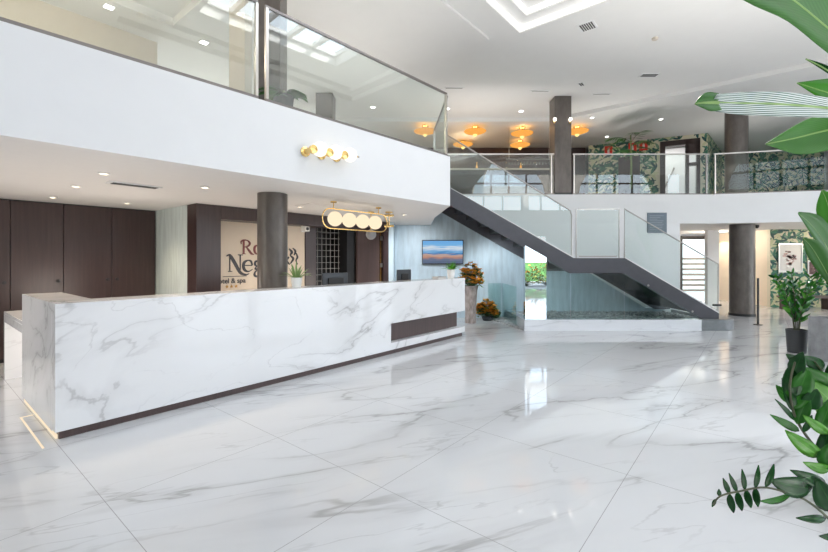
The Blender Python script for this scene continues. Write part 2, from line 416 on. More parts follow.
# far slab
KX, KY = 8.04, 11.25
a = MB().prism([(EX,KY), (KX,KY), (10.5,10.6), (XR,9.1), (XR,YB), (EX,YB)], 2.5, ZF)
a2 = MB().prism([(EX,KY-.02), (KX,KY-.02), (10.5,10.58), (XR,9.08), (XR,9.3), (10.5,10.8), (KX,KY+.2), (EX,KY+.2)], 2.5, ZF-.01)
o = a.build('floor_upper', ['white', 'soffit']); struct(o)
for p in o.data.polygons:
    if p.normal.z < -.5: p.material_index = 1
# white wall above the stair, ground opening right of x=7.12
struct(MB().box(-.5, 7.12, KY, KY+.2, 0, 2.5).build('wall_stair', 'white'))
# stair geometry
SX0, SZ0 = .45, ZF; LX0, LX1, LZ = 3.50, 4.62, 1.57; EXX, EZ = 6.68, .36
YS0, YS1 = 9.2, 11.0
def nose(x):
    if x < LX0: return SZ0+(LZ-SZ0)*(x-SX0)/(LX0-SX0)
    if x < LX1: return LZ
    return LZ+(EZ-LZ)*(x-LX1)/(EXX-LX1)
a = MB().xz([(-.5,0), (6.6,0), (6.6,.24), (6.1,.26), (LX1-.1,nose(LX1-.1)-.33), (LX0-.1,LZ-.33), (.45,2.95), (.45,2.44), (-.5,2.44)], 11.06, 11.24)
struct(a.build('wall_under_stair', 'teal'))
# returns and back walls of the reception
struct(MB().ubox(-8, 2.2, 4.2, 4.35, 0, ZS).build('wall_reception', 'taupe'))
struct(MB().ubox(2.17, 2.3, 2.72, 4.3, 0, ZS).build('wall_reception_side', 'pale_teal'))
a = MB().box(-.62, -.5, 10.25, 11.24, 0, ZS); struct(a.build('wall_reception_return', 'teal'))
struct(MB().ubox(2.35, 6.9, 3.2, 3.3, 0, ZS).build('wall_reception_inner', 'taupe'))
# upstairs walls
struct(MB().ubox(-8, 2.42, 4.73, 4.9, ZF, 6.05).build('wall_upstairs_beige', 'beige'))
struct(MB().box(-.15, 6.62, 16.2, 16.35, ZF, ZC-.1).build('wall_bar', 'wood'))
struct(MB().box(XL, -.15, 16.2, 16.35, ZF, ZC-.1).build('wall_upstairs_pale', 'white'))
# wallpaper walls
WA, WB, WC, WD = Vector((6.6,15.9,0)), Vector((10.0,14.3,0)), Vector((12.4,16.9,0)), Vector((XR,16.9,0))
def leafpattern(mb, o, d, w, h, n, cut=None):
    """banana leaf print on a wall face; o lower corner, d direction, n outward"""
    rnd = random.Random(int(o.x*100)); layer = 0; st = .245
    cells = [(i, j) for i in range(int(w/st)+2) for j in range(int(h/st)+2)]
    rnd.shuffle(cells)
    for i, j in cells:
        cx = i*st+(j % 2)*st/2+rnd.uniform(-.06,.06); cz = j*st+rnd.uniform(-.06,.06)
        nl = rnd.randint(5, 7); base = rnd.uniform(-.5,.5)
        for k in range(nl):
            an = base+R(-110+220*k/(nl-1))+rnd.uniform(-.15,.15); L = rnd.uniform(.20,.34); wd = rnd.uniform(.028,.045)
            layer += 1; off = .002+(layer % 60)*.00007
            pts = []; mi = rnd.choice([1,1,2,2,3,3,4]); cv = rnd.uniform(-.5,.5)
            up = []; dn = []
            for q in range(6):
                t = q/5; aa = an+cv*t; px = cx+math.sin(aa)*L*t; pz = cz+math.cos(aa)*L*t; ww = wd*math.sin(math.pi*min(1,.06+t*.94))**.6 if t < 1 else 0.002
                up.append((px+math.cos(aa)*ww, pz-math.sin(aa)*ww)); dn.append((px-math.cos(aa)*ww, pz+math.sin(aa)*ww))
            poly = up+dn[::-1]
            if any(p[0] < 0 or p[0] > w or p[1] < 0 or p[1] > h for p in poly):
                poly = [(min(max(p[0],0),w), min(max(p[1],0),h)) for p in poly]
            if cut and any(cut[0] < p[0] < cut[1] and p[1] < cut[2] for p in poly): continue
            mb.add([o+d*p[0]+Z*p[1]+n*off for p in poly], [tuple(range(len(poly)))], mi)
def wallrun(A, B, z0, z1, name, cut=None, th=.12):
    d = (B-A); w = d.length; d = d/w; n = Vector((d.y, -d.x, 0))
    if n.y > 0: n = -n
    mb = MB()
    if cut:
        mb.obox(A+Z*z0, d*cut[0], -n*th, Z*(z1-z0)); mb.obox(A+d*cut[1]+Z*z0, d*(w-cut[1]), -n*th, Z*(z1-z0))
        mb.obox(A+d*cut[0]+Z*(z0+cut[2]), d*(cut[1]-cut[0]), -n*th, Z*(z1-z0-cut[2]))
    else: mb.obox(A+Z*z0, d*w, -n*th, Z*(z1-z0))
    leafpattern(mb, A+Z*z0, d, w, z1-z0, n, cut)
    o = mb.build(name, ['wp','wp1','wp2','wp3','wp4'], smooth=0); struct(o); return d, n
LAB = (WB-WA).length
c0, c1 = .6255*LAB, .942*LAB
wd, wn = wallrun(WA, WB, ZF, ZC-.11, 'wall_wallpaper_upper', (c0, c1, 2.42))
wallrun(WB, WC, ZF, ZC-.11, 'wall_wallpaper_corner')
wallrun(WC, WD, ZF, ZC-.11, 'wall_wallpaper_right')
wallrun(Vector((11.45,13.5,0)), Vector((XR,13.5,0)), 0, 2.5, 'wall_wallpaper_lower')
# door upstairs
dr = thing('door_1', 'dark framed doorway in the leaf patterned wallpaper upstairs', 'doorway', WA+wd*c0+Z*ZF); dr['kind'] = 'structure'
a = MB()
q0 = WA+wd*c0+Z*ZF+wn*.03
a.obox(q0, wd*.16, -wn*.2, Z*2.42); a.obox(q0+wd*(c1-c0-.42), wd*.10, -wn*.2, Z*2.42); a.obox(q0+wd*(c1-c0-.10), wd*.10, -wn*.2, Z*2.42); a.obox(q0+Z*2.24, wd*(c1-c0), -wn*.2, Z*.18)
a.obox(q0+wd*(c1-c0-.42)+Z*.0, wd*.42, -wn*.2, Z*.12); a.obox(q0+wd*(c1-c0-.42)+Z*1.5, wd*.42, -wn*.2, Z*.10); a.obox(q0+wd*(c1-c0-.42)+Z*1.9, wd*.42, -wn*.2, Z*.4)
a.build('door_frame', 'wood', dr)
q1 = q0-wn*1.6
a = MB().obox(q1-wd*.3, wd*(c1-c0+.8), -wn*.08, Z*2.5).obox(q0-wd*.1-wn*.2, wd*.06, -wn*1.4, Z*2.5).obox(q0+wd*(c1-c0+.1)-wn*.2, wd*.06, -wn*1.4, Z*2.5)
a.build('corridor_wall', 'white', dr)
MB().tube([q1+wd*.28+Z*1.0+wn*.06, q1+wd*.60+Z*1.75+wn*.06], .03).build('stair_rail', 'metal', dr)
# ground floor beyond the opening
struct(MB().box(7.0, 10.15, 16.0, 16.2, 0, 2.5).box(11.25, 14, 16.0, 16.2, 0, 2.5).build('wall_ground_back', 'white'))
a = MB().box(11.55, 11.75, 13.55, 16, 0, 2.5); struct(a.build('wall_ground_side', 'cream'))
w2 = thing('window_2', 'tall slatted window beyond the passage right of the staircase', 'window', (10.7,16.0,0)); w2['kind'] = 'structure'
a = MB()
a.box(10.15, 11.25, 15.95, 16.05, 2.3, 2.42).box(10.15, 10.2, 15.95, 16.05, 0, 2.3).box(11.2, 11.25, 15.95, 16.05, 0, 2.3)
a.build('window_frame', 'dark', w2)
MB().box(10.2, 11.2, 16.02, 16.04, 0, 2.3).build('pane', emis('daylight_pane', (.93,.97,1), 1.6), w2)
for k in range(7): MB().box(10.2, 11.2, 15.93, 15.99, .32+k*.2, .40+k*.2).build('slat', 'slat', w2)
struct(MB().box(9.72, 10.1, 13.9, 14.05, 0, 2.5).build('wall_passage_piers', 'white'))

# columns
def column(c, r, z0, z1, label, square=False, collar=True):
    t = thing('column', label, 'column', (c[0],c[1],z0))
    a = MB()
    if square: a.box(c[0]-r, c[0]+r, c[1]-r, c[1]+r, z0, z1)
    else: a.lathe((c[0],c[1],z0), [(r,0),(r,z1-z0)], 40)
    a.build('shaft', 'column', t, bevel=.008 if square else 0)
    if collar:
        a = MB()
        if square: a.box(c[0]-r-.012, c[0]+r+.012, c[1]-r-.012, c[1]+r+.012, z0, z0+.06)
        else: a.lathe((c[0],c[1],z0), [(r+.015,0),(r+.015,.06),(r,.07)], 40)
        a.build('base_ring', 'dark', t)
    return t
DC = (-1.96, 5.82)
column(DC, .2, 0, ZS, 'round bronze column standing behind the marble reception desk')
column(DC, .155, ZF, ZB, 'dark column upstairs behind the balcony glass above the reception', square=True)
column((-2.35,11.2), .22, ZF, ZB, 'distant square dark column upstairs seen through the long balcony glass', square=True)
column((4.02,11.55), .225, ZF, ZC, 'square brown column in the middle of the upstairs gallery', square=True)
column((9.02,11.55), .29, 0, 2.5, 'round dark column on the ground floor right of the staircase')
column((9.02,11.75), .27, ZF, ZC, 'round dark column upstairs at the right end of the gallery')
struct(MB().obox(uv(-.1,0,0)*0+Vector((-2.66,6.6,ZF)), U*.12, V*.5, Z*(ZB-ZF)).build('trim_1', 'beige'))
# sconces on gallery column
for sx, lb in ((3.78, 'small bright wall light on the left side of the gallery column'), (4.20, 'small bright wall light on the front right edge of the gallery column')):
    t = thing('wall_light', lb, 'wall light', (sx,11.31,5.28))
    MB().box(sx-.02, sx+.02, 11.30, 11.325, 5.2, 5.34).build('bracket', 'brass', t)
    MB().sphere((sx,11.27,5.3), .04).build('bulb', 'lamp_cool', t)

# ============================================================ RECEPTION DESK
desk = thing('reception_desk', 'long white marble reception desk with dark inset panel and dark plinth', 'reception desk', uv(3.2,.2,0))
DL = 6.42
a = MB().ext([uv(u,0,z) for u, z in ((0,.07),(DL,.07),(DL,.185),(4.21,.185),(4.21,.5),(DL,.5),(DL,1.167),(0,1.167))], V*.13)
a.build('front_panel', 'marble', desk, bevel=.003)
MB().ubox(.331, DL, .13, .37, 1.127, 1.167).build('counter_top', 'marble', desk, bevel=.003)
MB().ubox(.33, DL-.08, .33, .37, .07, 1.127).build('inner_panel', 'wood2', desk)
MB().ubox(DL-.04, DL, .13, .37, .5, 1.127).build('end_panel', 'marble', desk)
tag(MB().ubox(4.21, DL-.1, .131, .30, .19, .499).build('inset_panel', 'wood2', desk), 'dark brown inset panel')
MB().ubox(.03, DL-.06, .03, .33, 0, .07).build('plinth', 'wood2', desk)
MB().ubox(0, .33, .131, 1.58, .055, 1.168).build('return_end', 'marble', desk)
MB().ubox(0.03, .30, .40, 1.55, 0, .05).build('return_plinth', 'wood2', desk)
MB().ubox(0.005, .02, .02, 1.5, .012, .045).build('light_strip', 'led', desk)
a = MB().ubox(0, .62, 1.58, 2.9, .835, .875).ubox(0, .04, 1.58, 2.84, .74, .835)
a.build('side_table_top', 'marble', desk, bevel=.003)
MB().ubox(0, .62, 2.84, 2.9, 0, .835).build('side_table_leg', 'marble', desk)
for u0_, u1_ in ((.37,2.15), (2.72,DL-.3)): MB().ubox(u0_, u1_, .37, 1.0, .70, .74).build('work_surface', 'wood2', desk)
for u in (.6, 2.3, 4.0, 5.7): MB().ubox(u, u+.04, .37, .98, 0, .70).build('work_surface_support', 'wood2', desk)
a = MB().ubox(-.10, -.085, -.1, .95, 0, .004).ubox(-.10, .0, .94, .955, 0, .004)  # thin emissive line laid on the floor
tag(a.build('floor_glow_line', 'led'), 'thin glowing line on the floor at the desk corner', 'floor light')

# potted plants on the counter
def small_plant(c, r, h, n, L, label, seed, mat='grass'):
    rnd = random.Random(seed)
    t = thing('potted_plant', label, 'potted plant', c)
    MB().lathe(c, [(r*.72,0),(r*.78,.005),(r,h*.97),(r,h),(r*.9,h),(r*.85,h*.8)], 24).build('pot', 'pot_white', t)
    MB().lathe(Vector(c)+Z*(h*.80), [(r*.86,0),(r*.86,.012)], 20).build('soil', 'soil', t)
    a = MB()
    for k in range(n):
        an = rnd.uniform(0,6.28); sp = rnd.uniform(.15,1.0); l = L*rnd.uniform(.7,1.1)
        d = Vector((math.cos(an), math.sin(an), 0)); b = Vector(c)+Z*h*.85+d*r*.4
        pts = [b+d*l*sp*q+Z*l*(q*(1.15-sp*.5)-.55*sp*q*q) for q in (0,.25,.5,.75,1)]
        a.leaf(pts, [.006,.011,.012,.009,.001], Z.cross(d), .3)
    a.build('leaves', mat, t)
    return t
small_plant(uv(2.54,.19,1.167), .075, .135, 34, .24, 'spiky green plant in white pot on the counter beside the column', 3)
small_plant(uv(6.2,.19,1.167), .085, .17, 40, .24, 'leafy plant in white pot at the far right end of the counter', 4, 'zz_new')
# monitors
def monitor(u, v, w, h, ztop, label):
    t = thing('computer_monitor', label, 'computer monitor', uv(u,v,.74))
    MB().ubox(u-w/2, u+w/2, v, v+.035, ztop-h, ztop).build('screen_housing', 'screen_dark', t, bevel=.008)
    MB().ubox(u-w/2+.1, u+w/2-.1, v-.02, v, ztop-h*.75, ztop-h*.25).build('rear_cover', 'dark', t, bevel=.006)
    MB().ubox(u-.03, u+.03, v-.02, v+.02, .75, ztop-h*.5).build('stand', 'dark', t)
    MB().ubox(u-.12, u+.12, v-.07, v+.12, .74, .755).build('stand_base', 'dark', t)
monitor(3.66, .72, .52, .32, 1.325, 'grey computer monitor back behind the desk, nearer the column')
monitor(5.38, .72, .40, .30, 1.345, 'dark computer monitor back behind the desk, farther from the column')
t = thing('paper_box', 'small white stationery box on the counter near the far plant', 'box', uv(5.85,.22,1.167))
MB().ubox(5.72, 5.98, .16, .30, 1.167, 1.195).build('box_body', 'paper', t); MB().ubox(5.71, 5.99, .15, .31, 1.195, 1.207).build('lid', 'metal', t)

# ---------------- dark wood frame wall with logo
fw = thing('wood_frame_wall', 'dark wood surround framing the hotel logo and shelving behind reception', 'wall panelling', uv(4.5,2.5,0))
MB().ubox(2.17, 2.57, 2.37, 2.72, 0, ZS-.002).ubox(2.30, 2.57, 2.72, 3.18, 0, ZS-.002).build('left_pier', 'wood', fw, bevel=.006)
MB().ubox(2.57, 6.78, 2.37, 2.72, 2.22, ZS-.002).build('lintel', 'wood', fw, bevel=.004)
MB().ubox(4.53, 4.81, 2.73, 3.18, 0, 2.45).build('middle_pier', 'wood', fw, bevel=.004)
MB().ubox(5.52, 5.75, 2.55, 3.18, 0, 2.22).build('dark_recess_panel', 'dark', fw)
MB().ubox(6.53, 6.78, 2.38, 3.18, 0, 2.22).build('right_pier', 'wood', fw, bevel=.004)
d5 = thing('door_2', 'brown wooden door with brass hinge strip right of the black shelving', 'door', uv(6.15,2.5,0)); d5['kind'] = 'structure'
MB().ubox(5.76, 6.47, 2.46, 2.52, 0, 2.2).build('door_leaf', 'wood2', d5, bevel=.004)
a = MB().ubox(6.475, 6.49, 2.42, 2.45, 0, 2.2)
a.build('door_edge_strip', 'brass', d5)
for z in (1.35, 2.0): MB().ubox(6.45, 6.52, 2.40, 2.42, z, z+.1).build('hinge', 'metal', d5)
# shelving grid
gs = thing('grid_shelving', 'black pigeonhole shelving with pale gridlines behind reception', 'shelving', uv(4.95,2.5,0))
MB().ubox(4.82, 5.9, 3.10, 3.14, .1, 2.44).build('back_panel', 'dark', gs)
a = MB()
for k in range(9): u = 4.90+k*.118; a.ubox(u-.003, u+.003, 2.80, 2.815, .6, 2.35)
for k in range(13): z = .66+k*.135; a.ubox(4.83, 5.88, 2.80, 2.815, z-.003, z+.003)
a.build('grid', 'vent', gs)
a = MB()
for k in range(13): z = .66+k*.135; a.ubox(4.83, 5.88, 2.82, 3.09, z-.006, z+.006)
a.build('shelf', 'dark', gs)
# logo panel
lp = thing('logo_sign', 'cream hotel sign with maroon and black lettering behind reception', 'sign', uv(3.4,2.78,0))
MB().ubox(2.58, 4.525, 2.75, 2.79, .02, 2.44).build('panel', 'cream', lp)
def smoothp(p, n=6):
    out = []
    for i in range(len(p)-1):
        p0, p1, p2, p3 = p[max(i-1,0)], p[i], p[i+1], p[min(i+2,len(p)-1)]
        for k in range(n):
            t = k/n
            out.append(tuple(.5*((2*b)+(-a+c)*t+(2*a-5*b+4*c-d)*t*t+(-a+3*b-3*c+d)*t**3) for a, b, c, d in zip(p0,p1,p2,p3)))
    out.append(p[-1]); return out
def stroke(mb, pts, o, s, smooth=True, vv=2.748):
    """pts: (x,z,halfwidth) in letter units, drawn on the logo panel"""
    P = smoothp(pts) if smooth else pts; vsn = []; 
    for i, p in enumerate(P):
        a_ = P[max(i-1,0)]; b_ = P[min(i+1,len(P)-1)]; dx, dz = b_[0]-a_[0], b_[1]-a_[1]; l = math.hypot(dx,dz) or 1
        nx, nz = -dz/l*p[2], dx/l*p[2]
        for q in (1,-1):
            for dv in (0, -.008): vsn.append(uv(o[0]+(p[0]+nx*q)*s, vv+dv, o[1]+(p[1]+nz*q)*s))
    f = []
    for i in range(len(P)-1):
        b = i*4
        f += [(b+1,b+5,b+7,b+3), (b,b+4,b+5,b+1), (b+2,b+3,b+7,b+6)]
    mb.add(vsn, f)
L = {
 'R': [[(.18,0,.07),(.18,1,.07)], [(.0,.72,.03),(-.02,.9,.05),(.18,1.02,.05),(.5,.98,.05),(.66,.78,.08),(.5,.56,.05),(.2,.5,.03)], [(.38,.52,.04),(.6,.25,.08),(.8,.02,.07),(1.0,-.05,.02)], [(.04,.0,.025),(.34,.0,.025)]],
 'o': [[(.35,.66,.03),(.12,.58,.08),(.05,.33,.09),(.14,.06,.07),(.35,-.01,.03),(.56,.06,.07),(.64,.33,.09),(.56,.6,.07),(.35,.66,.03)]],
 'c': [[(.58,.52,.07),(.35,.66,.04),(.12,.55,.08),(.05,.33,.09),(.14,.06,.07),(.38,-.01,.03),(.6,.12,.02)]],
 'a': [[(.1,.55,.05),(.3,.66,.04),(.5,.55,.08),(.5,.1,.08),(.62,0,.04)], [(.5,.38,.03),(.2,.32,.05),(.08,.16,.07),(.22,0,.05),(.48,.12,.03)]],
 'N': [[(-.08,.92,.03),(.1,1.0,.05),(.2,.9,.09),(.45,.5,.10),(.72,.02,.09),(.9,-.14,.08),(1.15,-.2,.05),(1.35,-.14,.02)], [(.14,.9,.03),(.14,.05,.03)], [(.02,.02,.025),(.28,.02,.025)], [(.78,.1,.03),(.78,.98,.035)], [(.62,1.0,.025),(.95,1.0,.025)]],
 'e': [[(.1,.36,.03),(.62,.36,.03)], [(.62,.36,.05),(.55,.6,.06),(.35,.67,.04),(.12,.56,.08),(.05,.33,.09),(.14,.08,.08),(.38,-.01,.04),(.64,.12,.02)]],
 'g': [[(.34,.67,.03),(.14,.58,.07),(.12,.4,.07),(.32,.28,.03),(.52,.4,.07),(.5,.6,.06),(.34,.67,.03)], [(.5,.6,.03),(.7,.68,.05)], [(.2,.28,.03),(.14,.14,.06),(.45,.06,.08),(.62,-.12,.08),(.4,-.34,.05),(.1,-.28,.07),(.1,-.08,.05),(.25,.05,.03)]],
 'r': [[(.15,.66,.07),(.15,0,.07)], [(.2,.45,.03),(.4,.64,.05),(.56,.6,.07)], [(.02,0,.025),(.34,0,.025)]],
}
def word(chars, o, s, name, mat):
    a = MB(); x = o[0]
    for ch, adv in chars:
        for st in L[ch]: stroke(a, st, (x, o[1]), s)
        x += adv*s
    a.build(name, mat, lp, smooth=0)
word([('R',.98),('o',.72),('c',.70),('a',.7)], (3.13,1.645), .25, 'lettering', 'ink_red')
word([('N',.93),('e',.70),('g',.74),('r',.60),('a',.7)], (2.87,1.32), .305, 'lettering', 'ink')
a = MB()   # sketchy emblem at the right of the sign
for st in ([(0,1,.03),(.2,.8,.08),(.1,.6,.04),(.3,.4,.07),(.1,.1,.03)], [(.25,1.05,.02),(.45,.85,.07),(.35,.6,.03)], [(.5,.75,.03),(.6,.5,.06),(.5,.3,.04),(.6,.05,.03)], [(.0,.5,.05),(-.15,.3,.06),(.05,.05,.03)]):
    stroke(a, st, (4.14,1.42), .34)
a.build('emblem', 'ink', lp, smooth=0)
a = MB(); stroke(a, [(0,0,.012),(1,0,.012)], (2.78,1.235), .45, False); a.build('rule_line', 'ink', lp, smooth=0)
cu = bpy.data.curves.new('tagline', 'FONT'); cu.body = 'hotel & spa'; cu.size = .125; cu.extrude = .004; cu.offset = .0015; cu.materials.append(M['ink'])
tmp = bpy.data.objects.new('tagline_tmp', cu); COL.objects.link(tmp); dg = bpy.context.evaluated_depsgraph_get()
me = bpy.data.meshes.new_from_object(tmp.evaluated_get(dg)); bpy.data.objects.remove(tmp)
to = bpy.data.objects.new('tagline', me); COL.objects.link(to); to.parent = lp
mw = Matrix((( U.x, 0, V.x*-1, 0),(U.y, 0, V.y*-1, 0),(0, 1, 0, 0),(0,0,0,1)))
to.matrix_local = Matrix.Translation(uv(2.64,2.742,1.115)-lp.location) @ mw
a = MB()
for k in range(3):
    cx, cz = 2.86+k*.085, 1.055
    pts = [uv(cx+math.sin(i*math.pi/5)*(.034 if i % 2 == 0 else .015), 2.748, cz+math.cos(i*math.pi/5)*(.034 if i % 2 == 0 else .015)) for i in range(10)]
    a.ext(pts, -V*.008)
a.build('rating_stars', 'gold', lp, smooth=0)
# cctv
t = thing('security_camera', 'small white security camera beside the top of the hotel sign', 'security camera', uv(4.2,2.3,2.1))
MB().ubox(4.16, 4.24, 2.34, 2.37, 2.08, 2.2).build('mount', 'paper', t); MB().ubox(4.13, 4.25, 2.20, 2.33, 2.09, 2.19).build('housing', 'paper', t, bevel=.01)
MB().lathe(uv(4.19,2.2,2.14), [(.03,0),(.03,.01)], 16, ax=-V).build('lens', 'dark', t)
# ---------------- wardrobe wall
doors = [(-1.75,-1.1), (-1.1,-.45), (-.45,.195), (.195,.82), (.82,1.475), (1.475,2.15)]
cab = thing('tall_cabinet', 'row of tall dark wood cabinet doors behind the left end of the desk', 'cabinet', uv(.2,4.1,0))
MB().ubox(-1.75, 2.16, 4.09, 4.19, 0, ZS-.003).build('carcass', 'dark', cab)
hand = {0:1, 1:0, 2:1, 3:1, 4:1, 5:0}
for i, (u0, u1) in enumerate(doors):
    dd = MB().ubox(u0+.004, u1-.004, 4.06, 4.088, .06, ZS-.02).build('door', 'wood', cab, bevel=.003)
    uh = u1-.07 if hand[i] else u0+.07
    MB().lathe(uv(uh,4.06,1.20), [(.022,0),(.022,.01),(.010,.012),(.010,.03),(.024,.032),(.026,.045),(.0,.05)], 14, ax=-V).build('knob', 'dark', dd)

# ============================================================ SOFFIT LIGHTS
def spot(loc, power, size=R(110), col=(1,.82,.6), rad=.05, aim=None):
    l = bpy.data.lights.new('spot', 'SPOT'); l.energy = power; l.spot_size = size; l.spot_blend = .7; l.color = col; l.shadow_soft_size = rad
    o = bpy.data.objects.new('downlight_and_fill_beam', l); COL.objects.link(o); o.location = loc
    if aim: o.rotation_euler = Vector(aim).to_track_quat('-Z','Y').to_euler()
    return o
def pz(px, py, z): y = F*(z-H)/(HY-py); return Vector(((px-HX)/F*y, y, z))
dls = [(104,173,'warm downlight in the reception soffit just left of the vent'), (76,186,'warm downlight in the soffit, second from the left wall cabinets'),
       (53,197,'warm downlight nearest the leftmost cabinet doors'), (205,187,'warm downlight in the soffit above the desk, left of the column'),
       (127,203,'warm downlight in the soffit close to the pale green wall'), (300,206.5,'warm downlight in the soffit just right of the desk column'),
       (404,214.5,'warm downlight in the soffit near its right end')]
def downlight(p, r, label, mat, group, square=False):
    t = thing('downlight', label, 'downlight', p, group)
    if square:
        MB().obox(p-U*r-V*r-Z*.012, U*2*r, V*2*r, Z*.012).build('rim', 'trimw', t)
        MB().obox(p-U*r*.7-V*r*.7-Z*.016, U*1.4*r, V*1.4*r, Z*.005).build('lens', mat, t)
    else:
        MB().lathe(p, [(r,-.0),(r,-.012),(r*.72,-.014),(r*.7,0)], 24).build('rim', 'trimw', t)
        MB().lathe(p, [(r*.66,-.008),(r*.66,-.002)], 20).build('lens', mat, t)
for px, py, lb in dls:
    p = pz(px, py, ZS-.001); downlight(p, .055, lb, 'lamp_warm', 'reception soffit downlights'); spot(p-Z*.04, 42)
def vent(p, w, d, label, ax, ay, z_mat='vent', n=6):
    t = thing('air_vent', label, 'air vent', p)
    MB().obox(p-ax*w/2-ay*d/2-Z*.015, ax*w, ay*d, Z*.015).build('frame', 'trimw', t)
    a = MB()
    for k in range(n): a.obox(p-ax*w*.43-ay*d*.40+ay*(d*.8*k/n)-Z*.019, ax*w*.86, ay*d*.8/n*.6, Z*.004)
    a.build('slots', 'vent' if n == 1 else 'slot', t)
vent(pz(135,184.5,ZS-.001), .55, .16, 'long metal air vent in the reception soffit', U, V)
t = thing('access_panel', 'faint square access panel in the soffit near the pendant lamp', 'access panel', pz(312,205.5,ZS-.001))
p = t.location; MB().obox(p-U*.2-V*.2-Z*.008, U*.4, V*.4, Z*.008).build('panel', 'soffit', t)
# main ceiling fittings
def ceilz(px, py, z=ZC): return pz(px, py, z-.001)
downlight(ceilz(109,6.5,ZB), .09, 'square ceiling downlight above the beige upstairs wall', 'lamp_cool', 'upper ceiling downlights', True)
downlight(ceilz(204,42,ZB), .09, 'square ceiling downlight upstairs left of the dark column', 'lamp_cool', 'upper ceiling downlights', True)
for px, py, lb in ((521,111,'bright round ceiling downlight left of the gallery column'), (447,108.5,'round ceiling downlight above the corner of the balcony glass'),
                   (373,107,'round ceiling downlight seen through the long balcony glass')):
    downlight(ceilz(px,py,ZC if px > 440 else ZC+.0), .10, lb, 'lamp_cool', 'upper ceiling downlights')
for px, py, lb in ((592,117.5,'round ceiling downlight just right of the gallery column'), (607,136.5,'small ceiling downlight in front of the leaf wallpaper'), (661,119,'small ceiling downlight above the upstairs doorway'), (733,123.5,'small ceiling downlight beside the right gallery column')):
    downlight(ceilz(px,py,ZC-.11), .08, lb, 'lamp_cool', 'upper ceiling downlights')
X1, Y1 = Vector((1,0,0)), Vector((0,1,0))
vent(ceilz(587,26), .30, .30, 'square ceiling air diffuser beside the bright ceiling tray', U, V)
vent(ceilz(649,75), .42, .20, 'dark slotted ceiling air vent left of the banana leaf', X1, Y1, n=3)
vent(ceilz(540,91), .50, .10, 'thin linear ceiling vent above the gallery column', X1, Y1, n=1)
vent(ceilz(454,88), .50, .10, 'thin linear ceiling vent above the balcony glass corner', X1, Y1, n=1)
vent(ceilz(581,84), .22, .12, 'tiny ceiling vent right of the gallery column top', U, V, n=2)
vent(ceilz(601,94), .50, .10, 'thin linear ceiling vent right of the tiny vent', X1, Y1, n=1)
t = thing('smoke_detector', 'small cream smoke detector on the ceiling right of the diffuser', 'smoke detector', ceilz(655,38))
MB().lathe(t.location, [(.06,0),(.06,-.02),(.045,-.04),(.0,-.045)], 20).build('housing', 'beige', t)
# cove light strips inside the ceiling tray
a = MB()
a.ubox(1.3, 6.81, -1.05, -1.02, ZC+.02, ZC+.12).ubox(6.77, 6.80, -5.4, -1.02, ZC+.02, ZC+.12)
tag(a.build('tray_outer_cove_light', 'cove'), 'bright light strip along the outer edge of the ceiling tray', 'cove light')
a = MB().ubox(1.55, 6.56, -1.30, -1.27, ZC+.15, ZC+.25).ubox(6.52, 6.55, -5.15, -1.27, ZC+.15, ZC+.25)
tag(a.build('tray_inner_cove_light', 'cove'), 'bright light strip along the inner step of the ceiling tray', 'cove light')

# ============================================================ PENDANT over the desk
pu, pv, pzz = 3.95, .52, 2.18
pl = thing('pendant_lamp', 'brass oblong pendant lamp with four glowing globes above the desk', 'pendant lamp', uv(pu,pv,ZS))
def racetrack(c, L_, h, ax, n=10):
    pts = []
    for k in range(n+1): an = -math.pi/2+math.pi*k/n; pts.append(c+ax*(L_/2-h/2+math.cos(an)*h/2)+Z*math.sin(an)*h/2)
    for k in range(n+1): an = math.pi/2+math.pi*k/n; pts.append(c+ax*(-L_/2+h/2+math.cos(an)*h/2)+Z*math.sin(an)*h/2)
    return pts
pc = uv(pu, pv, pzz)
MB().tube(racetrack(pc, 1.44, .31, U), .009, 8, closed=True).build('ring_frame', 'brass', pl)
for k in range(4): MB().sphere(pc+U*(-.47+k*.297), .118, 20).build('globe', 'globe', pl)
for k in (-.5,.5): MB().tube([pc+U*k+Z*.155, Vector((pc.x,pc.y,ZS))+U*k], .008, 6).build('rod', 'brass', pl)
for k in (-.5,.5): MB().lathe(Vector((pc.x,pc.y,ZS-.001))+U*k, [(.05,0),(.05,-.018)], 16).build('ceiling_plate', 'brass', pl)
# second pendant, seen further on
pu2, pv2 = 5.75, .9
p2 = thing('pendant_lamp', 'unlit grey globe pendant on a brass bracket at the end of the desk', 'pendant lamp', uv(pu2,pv2,ZS))
q = uv(pu2, pv2, 2.09); q = PX(371,234.5,8.0)
p2.location = Vector((q.x,q.y,ZS))
MB().sphere(q, .10, 18).build('globe', 'concrete', p2)
MB().tube([q+Z*.1, Vector((q.x,q.y,ZS-.02))], .008, 6).build('rod', 'brass', p2)
MB().lathe(Vector((q.x,q.y,ZS-.001)), [(.06,0),(.06,-.02)], 16).build('ceiling_plate', 'brass', p2)
t = thing('ceiling_bracket', 'small brass bracket fitting on the soffit right of the globe pendant', 'ceiling bracket', PX(389,208,8.2))
q = PX(389,216,8.0); q.z = ZS-.001; t.location = q
MB().lathe(q, [(.07,0),(.07,-.025)], 16).build('ceiling_plate', 'brass', t)
MB().tube([q, q-Z*.28], .008, 6).tube([q-Z*.07-X1*.09, q-Z*.07+X1*.09], .02, 8).tube([q-Z*.27-X1*.09, q-Z*.27+X1*.09], .02, 8).build('arm', 'brass', t)

